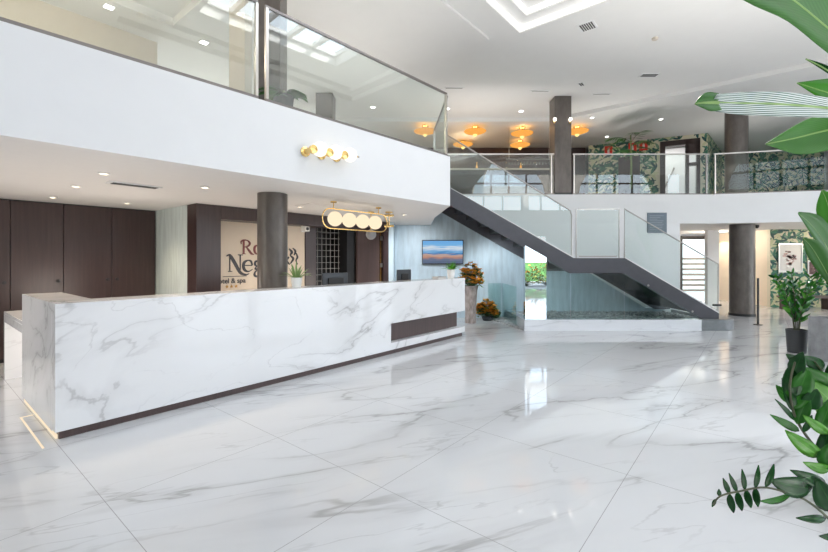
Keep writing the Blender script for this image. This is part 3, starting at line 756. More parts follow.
# wall lamps on balcony face
wl = thing('wall_lamp', 'brass wall lamp with three bright globes on the white balcony face', 'wall lamp', fc(2.8,0,2.9))
for i, px in enumerate((318, 333.5, 348)):
    k = (px-4-HX)/F; s = (3.0+3.05*k)/(FD.x-FD.y*k)-.0; y = FA.y+FD.y*s
    z = H-((151, 154, 156.5)[i]-HY)/F*y
    MB().sphere(fc(s,.12,z), .088, 20).build('globe', 'globe_hot', wl)
    MB().lathe(fc(s-.13,.0,z-.035), [(.06,0),(.06,.02),(.035,.03),(.03,.14),(.05,.15),(.05,.19),(0,.20)], 18, ax=FN).build('brass_mount', 'brass', wl)
    if i == 0: first = fc(s-.14,.12,z)
    last = fc(s+.14,.12,z)
MB().tube([first, last], .008, 6).build('rod', 'brass', wl)
MB().sphere(last, .014, 10).build('end_knob', 'metal', wl)
wl.location = wl.location

# ============================================================ BALCONY BALUSTRADES
def pt_line(p, n): return p
def balustrade(A, B, z0, z1, label, posts, mat='frost', railr=.014, post_mat='metal', nm='glass_balustrade', seams=(), rail_mat='rail_dark'):
    A = Vector(A); B = Vector(B); d = B-A; w = d.length; d = d/w; n = Vector((d.y,-d.x,0))
    t = thing(nm, label, 'balustrade', A+Z*z0)
    cuts = [0]+list(seams)+[w]
    for i in range(len(cuts)-1):
        MB().obox(A+d*(cuts[i]+.008)-n*.006+Z*(z0+.02), d*(cuts[i+1]-cuts[i]-.016), n*.012, Z*(z1-z0-.03)).build('glass_panel', mat, t, smooth=0)
    MB().obox(A-n*.022+Z*z0, d*w, n*.044, Z*.035).build('base_rail', 'rail_dark', t)
    MB().obox(A-n*railr+Z*(z1-.02), d*w, n*railr*2, Z*.03).build('handrail', rail_mat, t)
    for q in posts: MB().obox(A+d*q-n*.02-d*.015+Z*z0, d*.03, n*.04, Z*(z1-z0-.02)).build('post', post_mat, t)
    return t
ZR = ZF+1.06
balustrade(fc(-5,-.035), fc(1.995,-.035), ZF, ZR, 'glass balustrade above the left part of the white balcony', [6.98], seams=(2.5,4.7))
balustrade(fc(2.08,-.035), fc(5.38,-.035), ZF, ZR, 'long glass balustrade above the reception, right of the dark column', [.02, 3.28])
MB_r = balustrade((.57,7.2,0), (.44,9.12,0), ZF, ZR, 'short glass return pane at the end of the left balcony by the stair', [1.9])
balustrade((.5,11.32,0), (3.78,11.32,0), ZF, 4.38, 'gallery glass balustrade left of the square brown column', [.02, 3.2], mat='glass_gal', rail_mat='metal')
balustrade((4.28,11.32,0), (7.98,11.32,0), ZF, 4.38, 'gallery glass balustrade between the square column and the right corner', [.03, 3.6], mat='glass_gal', rail_mat='metal')
balustrade((8.08,11.32,0), (10.5,10.68,0), ZF, 4.38, 'angled glass balustrade at the right side of the gallery', [.03], mat='glass_side', rail_mat='metal')
balustrade((10.55,10.66,0), (XR,9.2,0), ZF, 4.38, 'rightmost glass balustrade of the gallery behind the banana leaves', [.03], mat='glass_side', rail_mat='metal')

# ============================================================ STAIRCASE
st = thing('staircase', 'charcoal steel staircase with landing and glass sides rising to the balcony', 'staircase', (3.5,10.1,0))
top = [(SX0-.05,ZF), (SX0+.04,ZF), (LX0,LZ), (LX1,LZ), (EXX,EZ), (EXX,.242)]
bot = [(6.28,.242), (LX1-.05,LZ-.33), (LX0-.10,LZ-.33), (SX0-.05,ZF-.33)]
for y in (YS0, YS1-.05): MB().xz(top+bot, y, y+.05).build('stringer', 'steel', st, bevel=.003)
MB().xz([(LX0-.02,LZ-.04), (LX1,LZ-.04), (LX1,LZ-.005), (LX0-.02,LZ-.005)], YS0+.05, YS1-.05).build('landing', 'steel', st)
MB().box(LX0, LX1, YS0+.06, YS1-.06, LZ-.30, LZ-.06).build('landing_frame', 'dark', st)
nu = 10
for k in range(1, nu):
    x1 = SX0+(LX0-SX0)*k/nu; z = ZF-(ZF-LZ)*k/nu
    a = MB().box(x1-.305, x1, YS0+.05, YS1-.05, z-.045, z).box(x1-.305, x1-.285, YS0+.05, YS1-.05, z, z+.13)
    a.build('tread', 'dark', st)
nl = 7
for k in range(1, nl):
    x1 = LX1+(EXX-LX1)*k/nl; z = LZ-(LZ-.24)*k/nl
    a = MB().box(x1-.30, x1, YS0+.05, YS1-.05, z-.045, z).box(x1-.30, x1-.28, YS0+.05, YS1-.05, z, z+.15)
    a.build('tread', 'dark', st)
# white glass shoe along the stringer, glass panels and frames
def sl(x, dz): return nose(x)+dz
yg = YS0+.015
MB().xz([(SX0+.02,sl(SX0+.02,.0)),(LX0,LZ),(LX0,LZ+.028),(SX0+.02,sl(SX0+.02,.028))], yg-.014, yg+.03).build('glass_shoe', 'trimw', st)
MB().xz([(LX1,LZ),(EXX,EZ),(EXX,EZ+.028),(LX1,LZ+.028)], yg-.014, yg+.03).build('glass_shoe', 'trimw', st)
RH = 1.08
MB().xz([(SX0+.06,sl(SX0+.06,.035)),(LX0-.04,LZ+.05),(LX0-.04,LZ+RH-.03),(LX0-.12,LZ+RH),(SX0+.06,sl(SX0+.06,RH+.05))], yg, yg+.012).build('glass_panel', 'glass_stair', st, smooth=0)
MB().xz([(LX0+.08,LZ+.03),(LX1-.13,LZ+.03),(LX1-.13,LZ+RH-.02),(LX0+.08,LZ+RH-.02)], yg, yg+.012).build('glass_panel', 'glass_stair', st, smooth=0)
MB().xz([(LX1,LZ+.035),(EXX,EZ+.035),(EXX,EZ+RH-.0),(LX1,LZ+RH)], yg, yg+.012).build('glass_panel', 'glass_stair', st, smooth=0)
rr = .015; yr = yg+.006
MB().tube([(SX0+.0,yr,sl(SX0,RH+.08)),(LX0-.16,yr,LZ+RH+.02),(LX0-.07,yr,LZ+RH-.04),(LX0-.04,yr,LZ+RH-.14),(LX0-.04,yr,LZ+.0)], rr, 8).build('handrail', 'metal', st)
MB().tube([(LX1,yr,LZ+0),(LX1,yr,LZ+RH),(EXX,yr,EZ+RH),(EXX,yr,EZ-.02)], rr, 8).build('handrail', 'metal', st)
MB().box(LX0+.10, LX1-.15, yr-.012, yr+.012, LZ+RH-.02, LZ+RH+.005).build('landing_rail', 'metal', st)
for x in (LX0+.06, LX1-.12): MB().box(x-.009, x+.009, yr-.012, yr+.012, LZ-.02, LZ+RH).build('post', 'metal', st)
MB().box(LX0+.12, LX1-.17, yr-.012, yr+.012, LZ+.02, LZ+.05).build('clamp_rail', 'metal', st)
MB().box(EXX-.11, EXX+.05, yr-.03, yr+.03, EZ+.16, EZ+.2).build('post_clamp', 'dark', st)
for x in (5.13, 6.1): MB().lathe((x,YS0,nose(x)-.30), [(.022,0),(.022,.012)], 12, ax=(0,-1,0)).build('bolt', 'metal', st)

# plinth with pebbles below the stair
PX0, PX1, PY0 = 2.38, 6.2, 9.05
pb = thing('marble_plinth', 'low white marble plinth under the staircase holding a pebble bed', 'plinth', (4.3,10,0))
a = MB().box(PX0, PX1, PY0, PY0+.2, 0, .24).box(PX0, PX0+.15, PY0+.2, 11.05, 0, .24)
a.build('kerb', 'marble_plinth', pb, bevel=.004)
MB().box(PX0+.15, PX1+.5, PY0+.2, 11.05, 0, .17).build('bed_base', 'concrete', pb)
a = MB(); rnd = random.Random(2)
for k in range(900):
    x, y = rnd.uniform(PX0+.2, PX1+.4), rnd.uniform(PY0+.25, 11.0); r = rnd.uniform(.018,.04)
    a.sphere((x,y,.17+r*.45), r, 6, sq=(1,rnd.uniform(.7,1),.6))
tag(a.build('pebble_bed', 'pebble'), 'bed of small grey pebbles on the plinth under the staircase', 'pebbles', kind='stuff')
# first curved step
a = MB(); n = 14
poly = [(6.25,9.08),(6.75,9.08)]+[(6.75+.42*math.sin(math.pi*k/n), 9.50-.42*math.cos(math.pi*k/n)) for k in range(1,n)]+[(6.75,11.0),(6.72,11.0),(6.72,9.26),(6.25,9.26)]
poly = [(6.21,9.08),(6.72,9.08)]+[(6.72+.40*math.sin(math.pi/2*k/n), 9.48-.40*math.cos(math.pi/2*k/n)) for k in range(1,n+1)]+[(7.12,11.0),(6.72,11.0),(6.72,9.24),(6.21,9.24)]
a.prism(poly, 0, .238)
tag(a.build('bottom_step', 'stone', bevel=.01), 'rounded grey stone bottom step at the foot of the staircase', 'step')
# glazing under the stair
gz = thing('under_stair_glazing', 'tall clear glass panes standing on the plinth under the staircase', 'glass screen', (4.4,9.15,.24))
def under(x): return nose(x)-.34 if x < LX0-.1 or x > LX1-.05 else LZ-.34
def pane(x0, x1):
    xs = [x0]+[x for x in (LX0-.1, LX1-.05) if x0 < x < x1]+[x1]
    MB().xz([(x1,.242),(x0,.242)]+[(x,under(x)) for x in xs], 9.14, 9.152).build('glass_panel', 'glass_g', gz, smooth=0)
pane(2.87, 3.4); pane(3.42, 4.57); pane(4.59, 6.2)
mp_ = thing('mirror_pillar', 'polished mirror clad pillar on the plinth under the upper stair flight', 'pillar', (2.62,9.2,.24))
MB().xz([(2.40,.242),(2.86,.242),(2.86,nose(2.86)-.345),(2.40,nose(2.40)-.345)], 9.07, 9.20).build('mirror_cladding', 'mirror', mp_, smooth=0)
lg = thing('low_glass_screen', 'low clear glass screen left of the mirror pillar by the blue wall', 'glass screen', (2.1,10.6,0))
MB().obox((2.33,9.6,.0), (-.03,1.42,0), (.012,0,0), (0,0,.92)).build('glass_panel', 'glass_g', lg, smooth=0)
MB().obox((2.27,10.98,.0), (-.33,0,0), (0,.012,0), (0,0,.92)).build('glass_panel', 'glass_g', lg, smooth=0)
a = MB(); a.prism([(1.9,11.05),(2.36,11.05),(2.36,9.1)], 0, .03); tag(a.build('gravel_strip', 'pebble'), 'grey gravel strip on the floor left of the marble plinth', 'gravel', kind='stuff')

# plaque
t = thing('wall_plaque', 'blue grey information plaque on the white wall above the stair', 'plaque', (6.5,11.24,2.24))
MB().box(6.24, 6.76, 11.225, 11.25, 2.25, 2.79).build('board', 'plaque', t, bevel=.004)
a = MB(); rnd = random.Random(5)
for k in range(9): a.box(6.30, 6.30+rnd.uniform(.2,.38), 11.221, 11.225, 2.34+k*.045, 2.352+k*.045)
a.build('text_lines', 'plaque_txt', t, smooth=0)

# ============================================================ TV, FLOWERS
m, nt, out = new_mat('tv_picture')
e = nd(nt, 'ShaderNodeEmission', Strength=.85); nt.links.new(e.outputs[0], out.inputs[0])
tc = nd(nt, 'ShaderNodeTexCoord'); sp = nd(nt, 'ShaderNodeSeparateXYZ'); nt.links.new(tc.outputs['Generated'], sp.inputs[0])
nz = nd(nt, 'ShaderNodeTexNoise', Scale=3.0, Detail=4.0); mpn = nd(nt, 'ShaderNodeMapping'); mpn.inputs['Scale'].default_value = (1,1,6)
nt.links.new(tc.outputs['Generated'], mpn.inputs[0]); nt.links.new(mpn.outputs[0], nz.inputs['Vector'])
ad = mth(nt, 'ADD', sp.outputs[2], mth(nt, 'MULTIPLY', mth(nt, 'SUBTRACT', nz.outputs['Fac'], .5), .35))
cr = nd(nt, 'ShaderNodeValToRGB'); els = cr.color_ramp.elements
els[0].position = 0; els[0].color = (.12,.16,.25,1); els[1].position = 1; els[1].color = (.18,.45,.85,1)
for p, c in ((.18,(.16,.2,.3,1)), (.26,(.55,.28,.2,1)), (.36,(.6,.42,.36,1)), (.42,(.05,.22,.5,1)), (.55,(.25,.5,.8,1)), (.68,(.75,.82,.88,1)), (.8,(.2,.5,.85,1))):
    x = els.new(p); x.color = c
nt.links.new(ad, cr.inputs[0]); nt.links.new(cr.outputs[0], e.inputs[0]); M['tv'] = m
ty = 10.95
tx0, tx1 = (422-HX)/F*ty, (463.5-HX)/F*ty; tz1, tz0 = H-(240-HY)/F*ty, H-(264.5-HY)/F*ty
t = thing('television', 'wall mounted television showing a sea picture on the blue grey wall', 'television', ((tx0+tx1)/2, ty, tz0))
MB().box(tx0, tx1, ty-.0, ty+.05, tz0, tz1).build('housing', 'dark', t, bevel=.004)
MB().box(tx0+.02, tx1-.02, ty-.004, ty, tz0+.03, tz1-.02).build('screen', 'tv', t, smooth=0)
MB().box(tx0+.3, tx1-.3, ty+.05, ty+.085, tz0+.15, tz1-.15).build('wall_bracket', 'dark', t)

def bouquet(c, w, h, n, label, seed, vase=None, green=.5):
    rnd = random.Random(seed); t = thing('flower_arrangement', label, 'flowers', c)
    z0 = 0
    if vase:
        MB().lathe(c, vase, 24).build('vase', 'vase' if len(vase) > 3 else 'pot_black', t); z0 = vase[-1][1]*.98
    a = MB(); g = MB(); s_ = MB()
    for k in range(n):
        an = rnd.uniform(0,6.28); rr_ = w*rnd.random()**.35; zz = z0+h*(.15+.85*rnd.random())*(1-.5*rr_/w)
        p = Vector(c)+Vector((math.cos(an)*rr_, math.sin(an)*rr_*.6, zz))
        s_.tube([Vector(c)+Z*z0*.95, p], .003, 4)
        if rnd.random() > green:
            for q in range(9):
                b = rnd.uniform(0,6.28); d = Vector((math.cos(b), math.sin(b), rnd.uniform(-.1,.8))).normalized()
                a.eleaf(p, p+d*.085, .042, d.cross(Z), 4)
        for q in range(3):
            b = rnd.uniform(0,6.28); d = Vector((math.cos(b), math.sin(b), rnd.uniform(-.4,.8))).normalized()
            g.eleaf(p-Z*.05, p-Z*.05+d*.14, .028, d.cross(Z), 4)
    s_.build('stems', 'stem', t); g.build('foliage', 'frond', t); a.build('blossoms', 'orange', t)
    return t
yv = 10.2; xv = (470.5-HX)/F*yv
bouquet((xv,yv,0), .27, .70, 90, 'tall mottled vase with orange flowers at the far end of the desk', 11, [(.13,0),(.14,.02),(.13,.3),(.17,.82),(.19,.9),(.18,.9)], .1)
yv = 10.6; xv = (487-HX)/F*yv
bouquet((xv,yv,0), .25, .52, 90, 'low orange flower arrangement on the floor beside the tall vase', 12, [(.10,0),(.14,.1)], .0)
t = thing('dark_bowl', 'low dark bowl on the floor right of the orange flowers', 'bowl', (2.12,10.88,.03))
MB().lathe((2.12,10.88,.03), [(.07,0),(.13,.1),(.14,.14),(.13,.14),(.05,.03)], 20).build('bowl', 'pot_black', t)

for gx, gy, sd_ in ((6.6,-6.5,31), (8.0,-7.2,32)):
    o = bouquet((gx,gy,-.05), .8, 1.9, 130, ('flowering shrub outside the entrance, mirrored in the pillar at its left','flowering shrub outside the entrance, mirrored in the pillar at its right')[sd_-31], sd_)
# ============================================================ UPSTAIRS THINGS
for i, (px, py, y, lb) in enumerate(((475,132,13.6,'amber glass ceiling lamp upstairs, front left above the stair rail'), (463,145,15.3,'amber glass ceiling lamp upstairs, rear left of the bar'),
        (522,134,13.7,'amber glass ceiling lamp upstairs, front right near the brown column'), (520,145.5,15.2,'amber glass ceiling lamp upstairs, rear centre over the bar'),
        (425,132,13.5,'amber glass ceiling lamp seen through the left balcony glass'), (577,132,13.6,'amber glass ceiling lamp just right of the brown column'))):
    p = PX(px, py, y); t = thing('ceiling_lamp', lb, 'ceiling lamp', p, 'amber ceiling lamps upstairs')
    MB().lathe(p, [(.05,-.08),(.2,-.05),(.34,.0),(.36,.03),(.33,.03),(.15,.0),(.04,.0)], 28).build('glass_shade', 'amber', t)
    MB().lathe(p, [(.0,-.16),(.05,-.13),(.07,-.09),(.06,-.06)], 18).build('bulb', 'amber_hot', t)
    MB().tube([p+Z*.02, Vector((p.x,p.y,ZC-.112))], .02, 8).lathe(Vector((p.x,p.y,ZC-.112)), [(.10,0),(.10,-.03)], 20).build('stem', 'brass', t)
    l = bpy.data.lights.new('lamp', 'POINT'); l.energy = 9; l.color = (1,.55,.2); l.shadow_soft_size = .1
    o = bpy.data.objects.new('lamp_glow', l); COL.objects.link(o); o.location = p+Z*.14
# bar counter with glasses
bar = thing('bar_counter', 'long bar counter with pale top edge behind the gallery glass', 'bar', (3.0,13.6,ZF))
MB().box(-.2, 4.6, 13.4, 14.0, 4.40, 4.45).build('counter_top', 'beige', bar); MB().box(-.15, 4.55, 13.46, 13.95, ZF, 4.40).build('counter_front', 'wood', bar)
sh = thing('back_bar_shelf', 'back bar shelf against the dark wall upstairs', 'shelf', (3.4,16.0,4.5))
for z in (4.45, 4.9): MB().box(2.2, 5.8, 15.95, 16.18, z, z+.03).build('shelf_board', 'wood2', sh)
rnd = random.Random(9)
ORD = ['leftmost','second from the left','third from the left','fourth from the left','fifth from the left','sixth from the left','seventh from the left','seventh from the right','sixth from the right','fifth from the right','fourth from the right','third from the right','second from the right','rightmost']
for k in range(12):
    x = 2.4+k*.28; z = 4.482 if k % 2 else 4.932
    t = thing('bottle', 'small %s bottle on the %s back bar shelf upstairs, %s there' % ('amber' if k % 3 == 0 else 'clear', 'lower' if k % 2 else 'upper', (['leftmost','second from the left','third from the left','third from the right','second from the right','rightmost'])[k//2]), 'bottle', (x,16.05,z), 'bottles on the back bar shelf')
    MB().lathe((x,16.05,z), [(.035,0),(.04,.01),(.04,.16),(.015,.22),(.015,.28)], 12).build('glass_body', 'glass_g' if k % 3 else 'amber', t)
    MB().lathe((x,16.05,z+.28), [(.017,0),(.017,.03)], 10).build('cap', 'brass', t)
for k in range(14):
    x = 3.1+k*.1
    t = thing('hanging_glass', 'wine glass hanging upside down over the bar upstairs, '+ORD[k], 'glass', (x,13.7,4.62), 'glasses hanging over the bar')
    MB().lathe((x,13.7,4.62), [(.035,0),(.04,.04),(.02,.09),(.004,.1),(.004,.16),(.03,.17)], 12).build('bowl', 'frost', t)
gr = thing('glass_rack', 'slim metal rack holding hanging glasses over the bar', 'rack', (3.75,13.7,4.79))
MB().box(3.0, 4.5, 13.64, 13.76, 4.791, 4.805).build('rack_tray', 'metal', gr)
for x in (3.1, 4.4): MB().tube([(x,13.7,4.80),(x,13.7,ZC-.112)], .008, 6).build('hanger_rod', 'metal', gr)

# palm upstairs
def palm(c, h, n, L_, label, seed, pot=.2, leaflen=.22):
    rnd = random.Random(seed); t = thing('potted_palm', label, 'potted plant', c); c = Vector(c)
    MB().lathe(c, [(pot*.75,0),(pot,.35),(pot*.9,.35),(pot*.85,.30)], 24).build('pot', 'pot_black', t)
    MB().tube([c+Z*.3, c+Z*(h*.55)+X1*.02, c+Z*h], [.04,.03,.02], 8).build('trunk', 'trunk', t)
    a = MB()
    for k in range(n):
        an = 6.28*k/n+rnd.uniform(-.3,.3); d = Vector((math.cos(an), math.sin(an), 0)); b = c+Z*(h*rnd.uniform(.7,1)); l = L_*rnd.uniform(.7,1.1); e_ = rnd.uniform(.3,1.1)
        pts = [b+d*l*q+Z*l*(e_*q-1.0*q*q*.7) for q in [i/9 for i in range(10)]]
        a.tube(pts, .006, 4, 1)
        for i in range(2, 10):
            for sgn in (-1,1):
                sd = Z.cross(d)*sgn; tip = pts[i]+sd*leaflen*(1.1-i/14)+d*leaflen*.6-Z*.05
                a.eleaf(pts[i], tip, .026, Z.cross(tip-pts[i]), 4)
    a.build('fronds', ['frond','stem'], t)
    return t
palm((6.5,12.6,ZF), 2.0, 12, .62, 'slender palm upstairs behind the gallery glass by the wallpaper', 4)
palm(tuple(fc(2.62,-.55,ZF)), .42, 9, .26, 'dark leafy plant upstairs at the foot of the dark column', 6, .13, .12)
palm((-1.75,10.3,ZF), .55, 8, .36, 'dark leafy plant upstairs in front of the distant square column', 8, .15, .14)
# fire signs
for k, (pxs, lb) in enumerate(((608.5,'red fire extinguisher sign on the leaf wallpaper, leftmost upstairs'), (632.5,'red fire hose sign on the leaf wallpaper, partly behind the palm'), (643.5,'red fire sign on the leaf wallpaper nearest the doorway'))):
    kk = (pxs-HX)/F; tt = (kk*15.9-6.6)/(3.4+1.6*kk); p = WA+(WB-WA)*tt
    z = H+(259-(150.5,147.5,146)[k])/F*p.y
    t = thing('fire_sign', lb, 'sign', p+wn*.01+Z*(z-.16), 'red fire signs upstairs')
    o_ = p+wn*.012+Z*z
    MB().obox(o_-wd*.13-Z*.16, wd*.26, wn*.02, Z*.32).build('board', 'red', t)
    a = MB().obox(o_-wd*.035-Z*.10+wn*.02, wd*.07, wn*.004, Z*.15).obox(o_-wd*.015+Z*.06+wn*.02, wd*.03, wn*.004, Z*.03).obox(o_+wd*.0+Z*.08+wn*.02, wd*.06, wn*.004, Z*.015)
    a.build('pictogram', 'paper', t, smooth=0)
kk = (629-HX)/F; tt = (kk*15.9-6.6)/(3.4+1.6*kk); p = WA+(WB-WA)*tt
t = thing('door_3', 'dark narrow doorway behind the palm upstairs', 'doorway', p+Z*ZF); t['kind'] = 'structure'
MB().obox(p-wd*.35+wn*.01+Z*ZF, wd*.7, wn*.03, Z*2.0).build('door_leaf', 'wood', t)

# ============================================================ RIGHT GROUND FLOOR
def picture(x0, x1, y, z0, z1, label, art):
    t = thing('framed_picture', label, 'picture', ((x0+x1)/2,y,z0)); a = MB(); w = .035
    a.box(x0,x1,y-.03,y,z0,z0+w).box(x0,x1,y-.03,y,z1-w,z1).box(x0,x0+w,y-.03,y,z0+w,z1-w).box(x1-w,x1,y-.03,y,z0+w,z1-w)
    a.build('frame', 'metal' if art != 'pic_a' else 'trimw', t)
    MB().box(x0+w, x1-w, y-.012, y-.002, z0+w, z1-w).build('mat_board', 'paper' if art != 'pic_a' else 'pic_a', t)
    cx, cz, hw, hh = (x0+x1)/2, (z0+z1)/2, (x1-x0)/2, (z1-z0)/2
    a = MB(); rnd = random.Random(int(x0*10))
    for k in range(30):
        px_, pz_ = cx+rnd.uniform(-.5,.5)*hw, cz+rnd.uniform(-.45,.45)*hh; r = rnd.uniform(.02,.055)
        a.ext([(px_+r*math.cos(q)*1.4, y-.0125, pz_+r*math.sin(q)*.7) for q in [i*.7 for i in range(9)]], (0,-.002,0), int(k % 3 == 0))
    a.build('artwork', ['pic_b','pic_a'] if art != 'pic_a' else ['pic_b','pic_b'], t, smooth=0)
picture(11.68, 12.45, 13.48, 1.12, 2.05, 'large light framed picture with rose motif on the lower leaf wallpaper', 'pic_b')
picture(12.62, 13.5, 13.48, 1.62, 2.1, 'dark picture in white frame, upper of the two beside the light one', 'pic_a')
picture(12.62, 13.5, 13.48, 1.02, 1.5, 'dark picture in white frame, lower of the two beside the light one', 'pic_a')
t = thing('low_bench', 'low brown wooden bench below the pictures on the leaf wallpaper', 'bench', (12.2,12.9,0))
MB().box(11.3, 14.2, 12.7, 13.1, .36, .42).build('seat', 'wood2', t, bevel=.004)
for x in (11.4, 12.7, 14.0): MB().box(x-.03, x+.03, 12.73, 13.07, 0, .36).build('leg', 'wood2', t)
for k, (x, r) in enumerate(((11.6,.13),(12.1,.11))):
    tt_ = thing('woven_cushion', ('round brown cushion on the bench at its left end', 'round brown cushion on the bench, second from its left end')[k], 'cushion', (x,12.9,.42))
    MB().sphere((x,12.9,.42+r*.7), r, 14, sq=(1.3,1,.7)).build('cover', 'vase', tt_)
t = thing('dispenser_stand', 'thin black post standing beside the ground floor column', 'post', (8.05,9.9,0))
yq = 9.9; xq = (758-HX)/F*yq
t.location = (xq,yq,0)
MB().box(xq-.016, xq+.016, yq-.016, yq+.016, .02, 1.10).build('post', 'dark', t); MB().lathe((xq,yq,0), [(.09,0),(.09,.012),(.02,.02)], 24).build('base_plate', 'dark', t)

t = thing('dome_camera', 'small dark camera fixed under the gallery edge by the column', 'security camera', PX(757,235,11.6))
q = PX(757,233,11.7); q.z = 2.499; t.location = q
MB().lathe(q, [(.05,0),(.05,-.05),(.03,-.09),(0,-.10)], 16).build('dome', 'dark', t)
for px, py, lb in ((782,226.5,'warm downlight above the framed picture on the leaf wallpaper'), (716,233.5,'warm downlight in the passage beyond the staircase')):
    p = pz(px, py, 2.499); downlight(p, .06, lb, 'lamp_warm', 'ground floor passage downlights'); spot(p-Z*.04, 60)

# planter and plants at the right
pt = thing('concrete_planter', 'tall square grey concrete planter at the right edge', 'planter', (6.52,6.3,0))
a = MB().box(6.19,6.85,6.0,6.05,0,.66).box(6.19,6.85,6.55,6.6,0,.66).box(6.19,6.24,6.05,6.55,0,.66).box(6.80,6.85,6.05,6.55,0,.66)
a.build('planter_walls', 'concrete', pt, bevel=.006); MB().box(6.24,6.80,6.05,6.55,.0,.61).build('soil', 'soil', pt)
def zz_stem(a, pts, n, L_, w, mi=0, rnd=random, stem_mi=1, r=.008):
    P = [Vector(p[:3]) for p in smoothp([tuple(p) for p in pts], 5)]
    a.tube(P, [r*(1-.6*i/len(P)) for i in range(len(P))], 6, stem_mi)
    for k in range(n):
        q = .25+.75*k/(n-1); i = min(int(q*(len(P)-1)), len(P)-2); p = P[i]; t = (P[i+1]-P[i]).normalized()
        sd = t.cross(Vector((0,1,0))).normalized() if k % 2 else -t.cross(Vector((0,1,0))).normalized()
        sd = (sd+Vector((rnd.uniform(-.2,.2), rnd.uniform(-.7,.7), rnd.uniform(-.1,.3)))).normalized()
        d = (sd*.8+t*.75).normalized(); l = L_*rnd.uniform(.8,1.1)*(1-.35*q)
        a.eleaf(p, p+d*l, w*rnd.uniform(.85,1.1)*(1-.3*q), d.cross(Vector((rnd.uniform(-.4,.4),1,rnd.uniform(-.3,.5)))), 6, .15, .06, mi if rnd.random() < .7 else 2)
def leafy_pot(name, label, c, pot, stems, hmax, seed, spread, L_=.16, w=.036, potmat='pot_black', into=None):
    rnd = random.Random(seed); c = Vector(c); t = thing(name, label, 'potted plant', c)
    if pot:
        r, h = pot
        a = MB().lathe(c, [(r*.8,0),(r,h),(r*.9,h),(r*.88,h*.9)], 4, ax=(0,0,1)) if False else MB().lathe(c, [(r*.82,0),(r*.84,.01),(r,h-.01),(r,h),(r*.9,h),(r*.86,h*.88)], 28)
        a.build('pot', potmat, t); MB().lathe(c+Z*h*.88, [(r*.87,0),(r*.87,.01)], 24).build('soil', 'soil', t); b = c+Z*h*.88
    else: b = c
    for k in range(stems):
        an = 6.28*k/stems+rnd.uniform(-.4,.4); sp_ = spread*rnd.uniform(.4,1.0); hh = hmax*rnd.uniform(.65,1.0)
        d = Vector((math.cos(an), math.sin(an), 0)); a = MB()
        zz_stem(a, [b+d*.03, b+d*sp_*.25+Z*hh*.4, b+d*sp_*.6+Z*hh*.75, b+d*sp_+Z*hh], 13, L_, w, 0, rnd)
        a.build('leafy_stem', ['zz','stem','zz_new' if k % 2 else 'zz_dark'], t)
    return t
leafy_pot('potted_plant', 'bushy green plant in a black pot left of the concrete planter', (6.36,6.98,0), (.145,.38), 13, 1.10, 3, .46, .17, .032)
t2 = leafy_pot('planter_plant', 'leafy green plant growing in the concrete planter', (6.50,6.3,.61), None, 9, .74, 5, .36, .16, .034)
vd = Vector((0,1,0))
def bleaf(t, name, pts, hw, mat, tilt=0, fold=.25, y=None, solid=.002):
    P3 = [PX(p[0],p[1],p[2]) for p in pts]
    P3 = [Vector(q) for q in smoothp([tuple(p) for p in P3], 4)]
    n = len(P3); W = [w for w in smoothp([(h,0) for h in hw], 4)]
    d = (P3[-1]-P3[0]).normalized(); side = d.cross(vd).normalized(); side = Matrix.Rotation(tilt, 3, d) @ side
    a = MB().leaf(P3, [max(.001, w[0]) for w in W], side, fold)
    o = a.build(name, mat, t, solid=solid)
    MB().tube(P3, [.010*(1-.7*i/n) for i in range(n)], 6).build('midrib', 'grass', o)
# strelitzia leaves from the planter
for pts, hw, mt, tl in (([(846,318,6.5),(838,285,6.5),(829,252,6.45),(814,228,6.4),(798,213,6.3)], [.01,.03,.16,.20,.02], 'banana', .3),
                    ([(850,318,6.6),(843,270,6.6),(836,235,6.6),(828,205,6.55),(822,190,6.5)], [.01,.02,.16,.17,.01], 'banana_b', -.4),
                    ([(846,318,6.5),(836,292,6.4),(824,268,6.4),(812,248,6.3),(803,238,6.2)], [.01,.03,.11,.12,.01], 'banana', -.2)):
    bleaf(t2, 'broad_leaf', pts, hw, mt, tl)
# near banana plant, its pot stands just outside the right edge
bp = thing('banana_plant', 'large banana plant with broad leaves hanging in at the upper right', 'banana plant', (2.75,2.35,0))
c = Vector((2.75,2.35,0))
MB().lathe(c, [(.2,0),(.25,.42),(.23,.42),(.22,.38)], 28).build('pot', 'concrete', bp); MB().lathe(c+Z*.36, [(.22,0),(.22,.01)], 24).build('soil', 'soil', bp)
MB().tube([c+Z*.36, c+Z*1.2+X1*.02, c+Z*2.0], [.07,.055,.04], 12).build('trunk', 'trunk', bp)
top_ = c+Z*2.0
def tpx(p): return (HX+p.x/p.y*F, HY-(p.z-H)/p.y*F, p.y)
q = tpx(top_)
bleaf(bp, 'leaf', [q, (905,105,2.25), (870,65,2.2), (828,29,2.15), (785,-5,2.1), (735,-27,2.05), (690,-45,2.0)], [.008,.012,.14,.20,.20,.18,.005], 'banana', .25, .2)
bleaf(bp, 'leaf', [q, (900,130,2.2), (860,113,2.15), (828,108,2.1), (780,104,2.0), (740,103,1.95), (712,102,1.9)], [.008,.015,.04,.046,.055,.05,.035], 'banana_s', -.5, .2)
bleaf(bp, 'leaf', [(718,103,1.9), (708,103,1.89), (702,103,1.885), (695,104,1.88)], [.040,.045,.035,.004], 'banana', .1, .3)
bleaf(bp, 'leaf', [q, (890,120,2.3), (860,102,2.35), (828,93,2.35), (797,83,2.35)], [.008,.03,.13,.085,.003], 'banana_b', .2, .2)
bleaf(bp, 'leaf', [q, (895,125,2.3), (860,126,2.4), (828,130,2.4), (795,138,2.35), (766,144,2.3)], [.008,.03,.11,.11,.09,.004], 'banana', -.2, .35)
